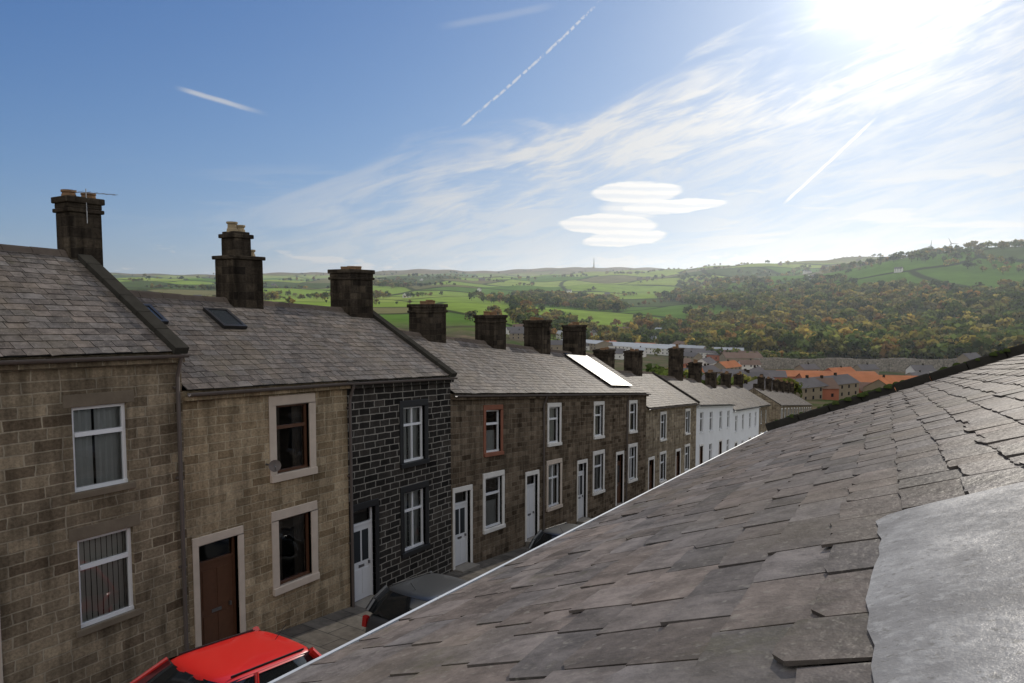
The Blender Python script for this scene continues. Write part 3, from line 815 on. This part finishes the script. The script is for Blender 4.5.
# ------------------------------------------------------------------ terrain
RS = np.array([0, 150, 400, 600, 1000, 1500, 2500, 4000, 6000, 14000.])
TAB = {
 -180: [5, 12, 40, 60, 85, 100, 90, 120, 80, 20],
 -120: [-5, -2, 5, 10, 20, 30, 60, 110, 80, 20],
 -75: [-10, -15, -15, -10, 0, 12, 40, 105, 80, 30],
 -55: [-15, -20, -20, -15, 0, 18, 55, 125, 90, 30],
 -35: [-15, -24, -30, -20, -2, 22, 70, 165, 110, 40],
 -20: [-15, -27, -42, -43, -16, 22, 85, 190, 130, 40],
 -8: [-15, -27, -45, -43, -10, 45, 132, 120, 90, 30],
 2: [-15, -27, -47, -45, -4, 82, 140, 100, 80, 30],
 15: [-15, -27, -46, -42, 0, 90, 140, 100, 80, 30],
 50: [-12, -20, -30, -25, 20, 80, 110, 100, 80, 30],
 180: [5, 12, 40, 60, 85, 100, 90, 120, 80, 20]}
AZK = np.array(sorted(TAB)); TT = np.array([TAB[k] for k in sorted(TAB)], float)
def sst(x, a, b): 
    t = np.clip((x-a)/(b-a), 0, 1); return t*t*(3-2*t)
def terr(x, y):
    x = np.asarray(x, float); y = np.asarray(y, float)
    r = np.hypot(x, y); az = np.degrees(np.arctan2(x, y))
    i = np.clip(np.searchsorted(AZK, az, side='right')-1, 0, len(AZK)-2)
    t = (az-AZK[i])/(AZK[i+1]-AZK[i]); t = t*t*(3-2*t)
    j = np.clip(np.searchsorted(RS, r, side='right')-1, 0, len(RS)-2)
    u = np.clip((r-RS[j])/(RS[j+1]-RS[j]), 0, 1); u = .5*u+.5*u*u*(3-2*u)
    zf = (TT[i, j]*(1-u)+TT[i, j+1]*u)*(1-t)+(TT[i+1, j]*(1-u)+TT[i+1, j+1]*u)*t
    yc = np.clip(y, -90, 140)
    zn = np.where(yc < 24, -6.66-.162*(yc-7.6), -9.317-.139*(yc-24))-.32
    w = sst(r, 90, 210)
    n = (np.sin(x*.0061+1.3)*np.cos(y*.0047+.4)*8+np.sin(x*.013-y*.009)*5+np.sin(x*.027+y*.019+2)*2.5+np.sin(y*.0021-x*.0033)*9)
    return zn*(1-w)+zf*w+n*sst(r, 500, 1800)
azs = np.concatenate([np.arange(-180, -80, 4), np.arange(-80, 30, .5), np.arange(30, 180, 4)])
rr = np.concatenate([[2, 8, 20, 40, 60, 80], np.geomspace(95, 12000, 130)])
A, R = np.meshgrid(np.radians(azs), rr, indexing='ij')
X = R*np.sin(A); Y = R*np.cos(A); Zt = terr(X, Y)
vs = np.stack([X.ravel(), Y.ravel(), Zt.ravel()], 1).tolist(); na, nr = A.shape
fs = []
for i in range(na):
    i2 = (i+1) % na
    for j in range(nr-1):
        fs.append((i*nr+j, i*nr+j+1, i2*nr+j+1, i2*nr+j))
vs.append((0, 0, float(terr(0, 0)))); c0 = len(vs)-1
for i in range(na): fs.append((c0, i*nr, ((i+1) % na)*nr))
me = bpy.data.meshes.new('terrain'); me.from_pydata(vs, [], fs); me.polygons.foreach_set('use_smooth', [True]*len(me.polygons)); me.update()
ter = bpy.data.objects.new('terrain', me); scene.collection.objects.link(ter)
m, nt, b = newmat('fields'); tc = nt.node('ShaderNodeTexCoord').outputs['Object']
sep = nt.node('ShaderNodeSeparateXYZ'); nt.l.new(tc, sep.inputs[0])
flat = nt.node('ShaderNodeCombineXYZ'); nt.l.new(sep.outputs[0], flat.inputs[0]); nt.l.new(sep.outputs[1], flat.inputs[1])
nz = nt.node('ShaderNodeTexNoise'); nt.l.new(flat.outputs[0], nz.inputs['Vector']); nz.inputs['Scale'].default_value = .004
ad = nt.node('ShaderNodeVectorMath', operation='MULTIPLY_ADD'); nt.l.new(nz.outputs['Color'], ad.inputs[0]); ad.inputs[1].default_value = (90, 90, 0); nt.l.new(flat.outputs[0], ad.inputs[2])
def vor(feature):
    v = nt.node('ShaderNodeTexVoronoi', feature=feature); v.voronoi_dimensions = '2D'
    nt.l.new(ad.outputs[0], v.inputs['Vector']); v.inputs['Scale'].default_value = 1/210; return v
v1 = vor('F1'); v2 = vor('DISTANCE_TO_EDGE')
sc = nt.node('ShaderNodeSeparateColor'); nt.l.new(v1.outputs['Color'], sc.inputs[0])
fld = nt.ramp(sc.outputs[0], [(0, (.10, .18, .03)), (.22, (.21, .30, .05)), (.42, (.08, .11, .035)), (.6, (.26, .33, .07)), (.8, (.17, .16, .07)), (1, (.14, .22, .04))], 'CONSTANT')
fld = nt.mix(1, fld, nt.ramp(nt.noise(flat.outputs[0], .02, 5, .65), [(.3, (.75,)*3), (.7, (1.2,)*3)]), 'MULTIPLY')
hedge = nt.M('SUBTRACT', 1, nt.ss(v2.outputs['Distance'], .015, .05))
fld = nt.mix(nt.M('MULTIPLY', hedge, .9), fld, (.028, .035, .014))
moor = nt.ramp(nt.noise(flat.outputs[0], .006, 6, .65), [(.3, (.09, .08, .035)), (.6, (.19, .14, .075)), (.8, (.12, .13, .05))])
mz = nt.M('ADD', sep.outputs[2], nt.M('MULTIPLY', nt.noise(flat.outputs[0], .003, 4), 90))
col = nt.mix(nt.ss(mz, 140, 195), fld, moor)
rad = nt.node('ShaderNodeVectorMath', operation='LENGTH'); nt.l.new(flat.outputs[0], rad.inputs[0])
near = nt.ramp(nt.noise(flat.outputs[0], .05, 5, .65), [(.35, (.06, .09, .03)), (.55, (.12, .10, .065)), (.7, (.20, .15, .10))])
col = nt.mix(nt.ss(rad.outputs['Value'], 480, 620), near, col)
nt.matte(b, col, None, 0)
me.materials.append(m)

# ------------------------------------------------------------------ distant trees
def template(nq, seed):
    rs = np.random.RandomState(seed); v = []; f = []; sh = []
    lobes = [(rs.uniform(-.28, .28), rs.uniform(-.28, .28), rs.uniform(.42, .8), rs.uniform(.2, .34)) for _ in range(7)]+[(0, 0, .6, .34)]
    for i in range(nq):
        lx, ly, lz, lr = lobes[rs.randint(len(lobes))]
        d = rs.normal(size=3); d /= np.linalg.norm(d); d[2] = abs(d[2])*.9-.15 if rs.rand() < .6 else d[2]
        c = np.array([lx, ly, lz])+d*lr*rs.uniform(.6, 1.05)
        nrm = d+rs.normal(size=3)*.5; nrm /= np.linalg.norm(nrm)
        a = np.cross(nrm, rs.normal(size=3)); a /= np.linalg.norm(a); b_ = np.cross(nrm, a)
        s = rs.uniform(.055, .12)
        i0 = len(v)
        for k1, k2 in ((-1, -.7), (1, -1), (.8, 1), (-.9, .8)): v.append(c+a*s*k1*rs.uniform(.7, 1.2)+b_*s*k2*rs.uniform(.7, 1.2))
        f.append((i0, i0+1, i0+2, i0+3)); sh += [rs.uniform(.5, 1.3)]*4
    def limb(p, q, r0, r1):
        i0 = len(v)
        for (c, r) in ((p, r0), (q, r1)):
            for k in range(4):
                t = k*math.pi/2; v.append(np.array([c[0]+r*math.cos(t), c[1]+r*math.sin(t), c[2]])); sh.append(.4)
        for k in range(4):
            k2 = (k+1) % 4; f.append((i0+k, i0+k2, i0+4+k2, i0+4+k))
    limb((0, 0, -.05), (0, 0, .45), .03, .018)
    for l in lobes[:3]: limb((0, 0, .35), (l[0], l[1], l[2]), .015, .006)
    return np.array(v), np.array(f), np.array(sh)
TP = [template(88, s) for s in range(6)]
pal = np.array([(.075, .10, .035), (.10, .13, .04), (.15, .155, .05), (.24, .20, .065), (.30, .22, .065), (.21, .125, .05), (.055, .08, .03), (.18, .16, .07)])
pos = []
def scatter(n, a0, a1, r0, r1, h0, h1, mask=None, pw=None):
    c = 0; tries = 0
    while c < n and tries < n*30:
        tries += 1
        az = math.radians(random.uniform(a0, a1)); r = math.sqrt(random.uniform(r0*r0, r1*r1))
        x, y = r*math.sin(az), r*math.cos(az)
        if mask is not None:
            m_ = math.sin(x*.011+1)*math.cos(y*.0083+x*.004)+.5*math.sin(x*.027+y*.019)
            if m_ < mask: continue
        pos.append((x, y, random.uniform(h0, h1), pw)); c += 1
scatter(1900, -15, 16, 530, 1100, 9, 18, -1.1)
scatter(380, -10, 15, 535, 700, 14, 21)
scatter(900, -30, -12, 560, 1300, 8, 16, .0)
scatter(900, -16, 18, 1000, 1900, 8, 15, .0)
scatter(260, -62, -30, 600, 1800, 8, 14, .6)
scatter(350, -60, 18, 1900, 3600, 8, 14, .5)
scatter(170, -18, 14, 190, 500, 5, 9, .1)
scatter(60, -75, -35, 90, 400, 6, 9, .3)
for k in range(150):
    az = math.radians(random.uniform(-62, 17)); r = random.uniform(650, 2900)
    x, y = r*math.sin(az), r*math.cos(az); t = random.uniform(0, math.pi)
    for i in range(random.randint(5, 16)):
        d = i*random.uniform(9, 14)
        pos.append((x+d*math.cos(t), y+d*math.sin(t), random.uniform(4, 10), None))
V = []; F = []; C = []; base = 0
px = np.array([p[0] for p in pos]); py = np.array([p[1] for p in pos]); pz = terr(px, py)
for k, (x, y, h, _) in enumerate(pos):
    v, f, sh = TP[random.randrange(6)]
    t = random.uniform(0, 6.28); c, s = math.cos(t), math.sin(t); wd = h*random.uniform(.8, 1.25)
    vv = np.stack([(v[:, 0]*c-v[:, 1]*s)*wd+x, (v[:, 0]*s+v[:, 1]*c)*wd+y, v[:, 2]*h+pz[k]], 1)
    zone = math.sin(x*.009)*math.cos(y*.007+1)
    if random.random() < .66+.3*zone: ci = random.choice([0, 1, 6, 2, 1, 7, 0])
    else: ci = random.choice([2, 3, 3, 4, 5, 7, 3])
    col = pal[ci]*random.uniform(.7, 1.3)
    V.append(vv); F.append(f+base); C.append(np.concatenate([sh[:, None]*col[None, :], np.ones((len(sh), 1))], 1)); base += len(v)
V = np.concatenate(V); F = np.concatenate(F); C = np.concatenate(C)
me = bpy.data.meshes.new('distant_trees')
me.vertices.add(len(V)); me.vertices.foreach_set('co', V.ravel())
me.loops.add(len(F)*4); me.loops.foreach_set('vertex_index', F.ravel().astype(np.int32))
me.polygons.add(len(F)); me.polygons.foreach_set('loop_start', np.arange(0, len(F)*4, 4, dtype=np.int32))
me.update(calc_edges=True)
at = me.attributes.new('tint', 'FLOAT_COLOR', 'POINT'); at.data.foreach_set('color', C.ravel().astype(np.float32))
m, nt, b = newmat('foliage'); a_ = nt.node('ShaderNodeAttribute', attribute_name='tint').outputs['Color']
nt.n.remove(b); df = nt.node('ShaderNodeBsdfDiffuse'); tl = nt.node('ShaderNodeBsdfTranslucent'); nt.l.new(a_, df.inputs[0])
tcol = nt.mix(1, a_, (1.15, 1.15, .8), 'MULTIPLY'); nt.l.new(tcol, tl.inputs[0])
mx = nt.node('ShaderNodeMixShader'); mx.inputs[0].default_value = .45; nt.l.new(df.outputs[0], mx.inputs[1]); nt.l.new(tl.outputs[0], mx.inputs[2])
nt.l.new(mx.outputs[0], nt.n['Material Output'].inputs[0]); me.materials.append(m)
ob = bpy.data.objects.new('distant_trees', me); scene.collection.objects.link(ob)

# ------------------------------------------------------------------ valley buildings
M_wallA = plain('distant_stone', (.27, .225, .165), .9, 0, .2, .3); M_wallB = plain('distant_render', (.65, .63, .59), .9, 0, .1, .3); M_wallR = plain('red_brick_wall', (.36, .14, .09), .9, 0, .2, .3)
M_roofA = plain('distant_slate', (.15, .14, .14), .8, 0, .2, .2); M_roofR = plain('rust_roof', (.44, .18, .09), .8, 0, .3, .2); M_roofW = plain('pale_sheet_roof', (.42, .44, .46), .8, 0, .1, .2); M_roofB = plain('brown_roof', (.20, .14, .11), .8, 0, .2, .2)
M_win = plain('distant_window', (.03, .03, .035), .75)
def bld(name, x, y, L, Wd, H, rot, wall, roof, pitch=.5, z=None, win=True, ch=False):
    z0 = float(terr(x, y)) if z is None else z
    e = empty(name, (x, y, z0)); e.rotation_euler = (0, 0, D2R(rot))
    mb = MB(); h2 = H+Wd/2*pitch; a, w = L/2, Wd/2
    mb.box(-a, a, -w, w, -4, H, wall)
    for sx in (-a, a): mb.poly([(sx, -w, H), (sx, w, H), (sx, 0, h2)], wall)
    mb.build('walls', e)
    mb = MB(); o_ = .4
    mb.poly([(-a-o_, -w-o_, H-o_*pitch+.1), (a+o_, -w-o_, H-o_*pitch+.1), (a+o_, 0, h2+.1), (-a-o_, 0, h2+.1)], roof)
    mb.poly([(-a-o_, w+o_, H-o_*pitch+.1), (-a-o_, 0, h2+.1), (a+o_, 0, h2+.1), (a+o_, w+o_, H-o_*pitch+.1)], roof)
    mb.build('roof', e)
    if win:
        mb = MB(); n = max(2, int(L/3.4))
        for i in range(n):
            xc = -a+L*(i+.5)/n
            for zz in ([1.0, 3.4] if H > 4.5 else [1.2]):
                for sy in (-w-.03, w+.03):
                    mb.box(xc-.4, xc+.4, sy-.02, sy+.02, zz, zz+1.1, M_win)
        mb.build('windows', e)
    if ch:
        mb = MB(); n = max(1, int(L/11))
        for i in range(n):
            xc = -a+L*(i+.5)/n+1; mb.box(xc-.35, xc+.35, -.35, .35, h2-.5, h2+.9, M_chim)
        mb.build('chimneys', e)
for (x, y, L, Wd, H, r) in [(-24, 128, 26, 8, 5, 80), (8, 165, 34, 8, 5.2, 70), (-30, 175, 30, 8, 5, 85), (30, 150, 24, 9, 5, 60), (-45, 215, 30, 9, 5, 50), (-60, 150, 36, 8, 5, 85), (-95, 180, 36, 8, 5, 85),
                            (-20, 240, 30, 9, 5, 60), (20, 225, 28, 9, 5, 75), (-70, 260, 36, 9, 5, 70)]:
    bld('stone_terrace_row', x, y, L, Wd, H, r, M_wallA, M_roofA, ch=True)
bld('warehouse', -8, 330, 56, 22, 5, 18, M_wallR, M_roofR, .3, win=False)
bld('warehouse', 46, 350, 44, 20, 5, 20, M_wallR, M_roofB, .3, win=False)
bld('warehouse', -60, 350, 30, 16, 4, 14, M_wallR, M_roofA, .3)
bld('warehouse', 6, 285, 34, 14, 4, 16, M_wallR, M_roofB, .35)
bld('warehouse', -30, 392, 50, 16, 4, 22, M_wallR, M_roofR, .3)
bld('warehouse', 24, 398, 40, 14, 4, 25, M_wallB, M_roofW, .3)
bld('warehouse', -172, 505, 60, 20, 5, -12, M_wallB, M_roofW, .25)
bld('warehouse', -215, 490, 46, 16, 5, -25, M_wallA, M_roofW, .25)
bld('warehouse', -122, 480, 36, 16, 5, 4, M_wallB, M_roofA, .3)
bld('mill_building', -85, 450, 24, 14, 6, 30, M_wallA, M_roofB, .4)
bld('stone_house', 44, 505, 16, 11, 7, 60, M_wallA, M_roofA, .8, ch=True)
bld('stone_house', 72, 500, 16, 11, 7, 20, M_wallA, M_roofA, .8, ch=True)
occ = []
def place(n, a0, a1, r0, r1, names, rot=(-40, 60), sizes=(9, 12, 22, 16, 30)):
    for c in range(n):
        az = D2R(random.uniform(a0, a1)); r = random.uniform(r0, r1); x, y = r*math.sin(az), r*math.cos(az)
        if any(math.hypot(x-a, y-b2) < 20 for a, b2 in occ): continue
        occ.append((x, y))
        bld(names, x, y, random.choice(sizes), random.uniform(7, 10), random.uniform(4, 5.5), random.uniform(*rot), random.choice([M_wallA, M_wallA, M_wallB, M_wallR, M_wallB]), random.choice([M_roofA, M_roofA, M_roofB, M_roofR, M_roofW]), .65, ch=True)
place(90, -30, -9, 460, 720, 'valley_house')
place(26, -16, 9, 235, 300, 'valley_house', (30, 90))
place(30, -16, 6, 400, 455, 'valley_house', (0, 90), (9, 12, 16))
place(26, -10, 12, 560, 900, 'valley_house')
for k in range(34):
    az = D2R(random.uniform(-58, 14)); r = random.uniform(1000, 2400)
    bld('farmhouse', r*math.sin(az), r*math.cos(az), random.uniform(10, 22), 8, 5, random.uniform(0, 180), random.choice([M_wallA, M_wallB]), M_roofA, .7)
M_rw = stone('retaining_wall_stone', [(.22, .20, .17), (.36, .32, .27)], (.28, .25, .21), 1.2, .5, .04)
mb = MB(); p0 = np.array([-75, 440.]); p1 = np.array([95, 530.]); n = 34
for i in range(n):
    a, b2 = p0+(p1-p0)*i/n, p0+(p1-p0)*(i+1)/n
    za, zb = -43, -43
    top = -38+.5*math.sin(i*.9)
    mb.poly([(a[0], a[1], za-4), (b2[0], b2[1], zb-4), (b2[0], b2[1], top), (a[0], a[1], top)], M_rw, [(i*5.7, 0), (i*5.7+5.7, 0), (i*5.7+5.7, 10), (i*5.7, 10)])
    mb.poly([(a[0], a[1], top), (b2[0], b2[1], top), (b2[0]-1, b2[1]+2, top), (a[0]-1, a[1]+2, top)], M_rw)
    if i % 3: continue
    d = (b2-a)/np.linalg.norm(b2-a); nn_ = np.array([d[1], -d[0]])
    q = a+nn_*1.2
    for A_, B_ in ((a, q), (q, q+d*1.2), (q+d*1.2, a+d*1.2)):
        mb.poly([(A_[0], A_[1], za-4), (B_[0], B_[1], za-4), (B_[0], B_[1], top-1), (A_[0], A_[1], top-1)], M_rw)
mb.build('retaining_wall')
def turbine(x, y, h=36):
    z = float(terr(x, y)); mb = MB()
    mb.lathe(x, y, [(1.4, z-2), (.8, z+h)], M_gut, 10)
    mb.box(x-1, x+1, y-2.5, y+2.5, z+h, z+h+2, M_gut)
    for k in range(3):
        t = k*2.094+.5+x*.01; d = Vector((math.cos(t), 0, math.sin(t))); c = Vector((x, y-3, z+h+1)); s_ = Vector((-math.sin(t), 0, math.cos(t)))
        mb.poly([tuple(c+s_*1.2), tuple(c-s_*1.2), tuple(c+d*18-s_*.4), tuple(c+d*18+s_*.4)], M_gut)
    mb.build('wind_turbine', origin=(0, 0, 0))
for (x, y) in ((95, 2300), (150, 2380)): turbine(x, y)
z = float(terr(-1480, 3500)); mb = MB(); mb.lathe(-1480, 3500, [(5, z-5), (1.5, z+60)], M_gut, 6); mb.build('radio_mast')

# very thin homogeneous air over the far valley
mb = MB(); mh = bpy.data.materials.new('haze_air'); mh.use_nodes = True; nh = NT(mh.node_tree)
nh.n.remove(nh.n['Principled BSDF']); vs_ = nh.node('ShaderNodeVolumeScatter'); vs_.inputs['Color'].default_value = (.80, .90, 1, 1)
vs_.inputs['Density'].default_value = 1.15e-4; vs_.inputs['Anisotropy'].default_value = .55
nh.l.new(vs_.outputs[0], nh.n['Material Output'].inputs['Volume'])
mb.box(-7000, 3500, 260, 7500, -90, 330, mh)
hz = mb.build('haze_air', origin=(0, 260, 0))

# ------------------------------------------------------------------ light and sky
SUN_AZ, SUN_EL = -1.5, 24.0
sd = Vector((math.sin(D2R(SUN_AZ))*math.cos(D2R(SUN_EL)), math.cos(D2R(SUN_AZ))*math.cos(D2R(SUN_EL)), math.sin(D2R(SUN_EL))))
sl = bpy.data.lights.new('sun', 'SUN'); sl.energy = 3.9; sl.angle = D2R(.5); sl.color = (1, .93, .82)
so = bpy.data.objects.new('sun', sl); so.rotation_euler = sd.to_track_quat('Z', 'Y').to_euler(); so.location = (0, 40, 60); scene.collection.objects.link(so)

w = bpy.data.worlds.new('World'); scene.world = w; w.use_nodes = True
nt = NT(w.node_tree); bg = w.node_tree.nodes['Background']
sky = nt.node('ShaderNodeTexSky', sky_type='NISHITA'); sky.sun_disc = False
sky.sun_elevation = D2R(SUN_EL); sky.sun_rotation = D2R(SUN_AZ); sky.altitude = 250; sky.air_density = 1.0; sky.dust_density = .6; sky.ozone_density = 2.0
tcw = nt.node('ShaderNodeTexCoord').outputs['Generated']
sp = nt.node('ShaderNodeSeparateXYZ'); nt.l.new(tcw, sp.inputs[0])
M = nt.M
az = M('MULTIPLY', M('ARCTAN2', sp.outputs[0], sp.outputs[1]), 57.2958)
el = M('MULTIPLY', M('ARCSINE', sp.outputs[2]), 57.2958)
dt = nt.node('ShaderNodeVectorMath', operation='DOT_PRODUCT'); nt.l.new(tcw, dt.inputs[0]); dt.inputs[1].default_value = sd
cs = M('MAXIMUM', dt.outputs['Value'], 0)
g1 = M('POWER', cs, 14); g2 = M('POWER', cs, 70); g3 = M('POWER', cs, 450)
def vec(a, b, c=0.0):
    n = nt.node('ShaderNodeCombineXYZ'); nt.put(n.inputs[0], a); nt.put(n.inputs[1], b); nt.put(n.inputs[2], c); return n.outputs[0]
al = M('ADD', M('MULTIPLY', az, .96), M('MULTIPLY', el, .27)); ac = M('SUBTRACT', M('MULTIPLY', el, .96), M('MULTIPLY', az, .27))
n1 = nt.noise(vec(M('MULTIPLY', al, .07), M('MULTIPLY', ac, .30)), 1.0, 4, .6, .8)
n2 = nt.noise(vec(M('MULTIPLY', al, .16), M('MULTIPLY', ac, .9), 3.0), 1.0, 4, .65, .5)
n3 = nt.noise(vec(M('MULTIPLY', az, .06), M('MULTIPLY', el, .55), 7.0), 1.0, 4, .6, .6)
top = M('SUBTRACT', M('ADD', M('MULTIPLY', az, .27), 22.6), el)
top = M('ADD', top, M('MULTIPLY', M('SUBTRACT', n1, .5), 13))
edge = nt.ss(top, -1.0, 4.5)
low = M('ADD', .55, M('MULTIPLY', M('SUBTRACT', 1, nt.ss(top, 5, 12)), .45))
lf = M('MULTIPLY', nt.ss(az, -66, -22), M('SUBTRACT', 1, nt.ss(az, 20, 40)))
veil = M('MULTIPLY', M('MULTIPLY', edge, low), lf)
tex = M('ADD', .20, M('MULTIPLY', nt.ss(M('ADD', M('MULTIPLY', n1, .45), M('MULTIPLY', n2, .55)), .40, .60), .9))
veil = M('MULTIPLY', veil, tex, clamp=True)
lowc = M('MULTIPLY', nt.ss(n3, .48, .62), M('MULTIPLY', nt.ss(el, 1.2, 3), M('SUBTRACT', 1, nt.ss(el, 8, 12))))
lowc = M('MULTIPLY', lowc, M('MULTIPLY', nt.ss(az, -70, -8), .85))
nc = nt.noise(vec(M('MULTIPLY', az, .22), M('MULTIPLY', el, .8), 11.0), 1.0, 4, .6)
hc = M('MULTIPLY', M('MULTIPLY', nt.ss(nc, .52, .62), M('SUBTRACT', 1, nt.ss(el, 3.4, 4.6))), .8)
wob = M('MULTIPLY', M('SUBTRACT', nt.noise(vec(M('MULTIPLY', az, .35), M('MULTIPLY', el, 1.2), 2.0), 1.0, 4, .6), .5), 1.6)
def ell(a0, e0, ra, re, s0=.86, s1=1.06, tilt=0.0):
    da = M('DIVIDE', M('SUBTRACT', az, a0), ra)
    de = M('DIVIDE', M('SUBTRACT', M('ADD', el, M('MULTIPLY', wob, .45)), M('ADD', e0, M('MULTIPLY', da, tilt))), re)
    d = M('SQRT', M('ADD', M('MULTIPLY', da, da), M('MULTIPLY', de, de)))
    return M('SUBTRACT', 1, nt.ss(d, s0, s1))
l1 = ell(-19.4, 9.0, 4.0, .95); l2 = ell(-16.4, 7.75, 4.6, .62, tilt=.12); l3 = ell(-21.8, 6.35, 4.4, .95, tilt=-.15); l4 = ell(-20.4, 5.15, 3.7, .75, tilt=.25)
l5 = ell(-20.0, 7.5, 3.0, 1.2, .5, 1.2)
lent = M('MAXIMUM', M('MAXIMUM', l1, l2), M('MAXIMUM', l3, M('MAXIMUM', l4, M('MULTIPLY', l5, .8))))
band = nt.ss(M('SINE', M('ADD', M('ADD', M('MULTIPLY', el, 9.5), M('MULTIPLY', az, .4)), M('MULTIPLY', wob, 3))), -1.0, .6)
lent = M('MULTIPLY', lent, M('ADD', .8, M('MULTIPLY', band, .2)))
halo = M('SUBTRACT', 1, M('MULTIPLY', ell(-19.5, 7, 8, 4.2, .4, 1.3), .55))
veil = M('MULTIPLY', veil, halo); lowc = M('MULTIPLY', lowc, halo)
def trail(a0, e0, a1, e1, wd, br=False, fi=.25):
    dx, dy = a1-a0, e1-e0; L = math.hypot(dx, dy); dx /= L; dy /= L
    pa = M('SUBTRACT', az, a0); pe = M('SUBTRACT', el, e0)
    t = M('ADD', M('MULTIPLY', pa, dx), M('MULTIPLY', pe, dy)); d = M('ABSOLUTE', M('ADD', M('SUBTRACT', M('MULTIPLY', pe, dx), M('MULTIPLY', pa, dy)), M('MULTIPLY', wob, .12)))
    r = M('SUBTRACT', 1, nt.ss(d, wd*.15, wd))
    e = M('MULTIPLY', nt.ss(t, -.3, L*fi), M('SUBTRACT', 1, nt.ss(t, L*.8, L+.4)))
    r = M('MULTIPLY', r, e)
    if br:
        nb = nt.noise(vec(M('MULTIPLY', az, 2.0), M('MULTIPLY', el, 2.0), 5.0), 1.0, 3, .6)
        r = M('MULTIPLY', r, nt.ss(nb, .38, .56))
    return r
t1 = trail(-7.8, 7.5, -1.2, 13.6, .2, fi=.1)
tr = M('MAXIMUM', t1, M('MULTIPLY', trail(-34.6, 14.2, -22, 24, .16, True, .08), .65))
tr = M('MAXIMUM', tr, M('MAXIMUM', M('MULTIPLY', trail(-50, 14.5, -56.5, 15.7, .26, fi=.5), .6), M('MULTIPLY', trail(-26, 23.5, -36.3, 21.8, .4), .16)))
fill_az = M('MAXIMUM', nt.ss(az, 25, 60), M('SUBTRACT', 1, nt.ss(az, -130, -85)))
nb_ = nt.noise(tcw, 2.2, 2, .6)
fill_cloud = M('MULTIPLY', fill_az, M('MULTIPLY', nt.ss(nb_, .36, .52), nt.ss(el, -2, 6)))  # invented cloud cover outside the view, added as fill light for facades and foreground
thin = M('MAXIMUM', M('MAXIMUM', veil, lowc), hc)
solid = M('MAXIMUM', M('MAXIMUM', lent, tr), M('MULTIPLY', fill_cloud, .95))
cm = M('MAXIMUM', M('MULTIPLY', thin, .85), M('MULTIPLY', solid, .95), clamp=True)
cl = M('ADD', 5.9, M('ADD', M('MULTIPLY', g1, 1.4), M('MULTIPLY', g2, 2.5)))
cl = M('ADD', cl, M('MULTIPLY', fill_az, 3.6)); cl = M('ADD', cl, M('ADD', M('MULTIPLY', lent, 1.5), M('MULTIPLY', t1, 1.6)))  # added off-view clouds get extra brightness for fill
clc = nt.node('ShaderNodeVectorMath', operation='SCALE'); clc.inputs[0].default_value = (1.0, .985, .955); nt.l.new(cl, clc.inputs['Scale'])
st_ = nt.V('MULTIPLY', sky.outputs[0], (.53, .79, 1.36))
den = nt.V('ADD', nt.V('MULTIPLY', st_, (1/8.5, 1/9.2, 1/10.5)), (1, 1, 1))
skt = nt.V('DIVIDE', st_, den)
gs = M('ADD', M('MULTIPLY', g1, .25), M('ADD', M('MULTIPLY', g2, 1.8), M('MULTIPLY', g3, 10)))
glw = nt.node('ShaderNodeVectorMath', operation='SCALE'); glw.inputs[0].default_value = (1.0, .96, .9); nt.l.new(gs, glw.inputs['Scale'])
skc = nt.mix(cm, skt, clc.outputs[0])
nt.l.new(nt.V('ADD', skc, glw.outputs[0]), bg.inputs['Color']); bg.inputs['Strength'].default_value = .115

# ------------------------------------------------------------------ camera
cd = bpy.data.cameras.new('camera'); cd.sensor_width = 36; cd.lens = 656/1024*36; cd.clip_start = .05; cd.clip_end = 30000
co = bpy.data.objects.new('camera', cd); co.rotation_euler = (D2R(90-3.7), 0, D2R(30)); scene.collection.objects.link(co)
scene.camera = co
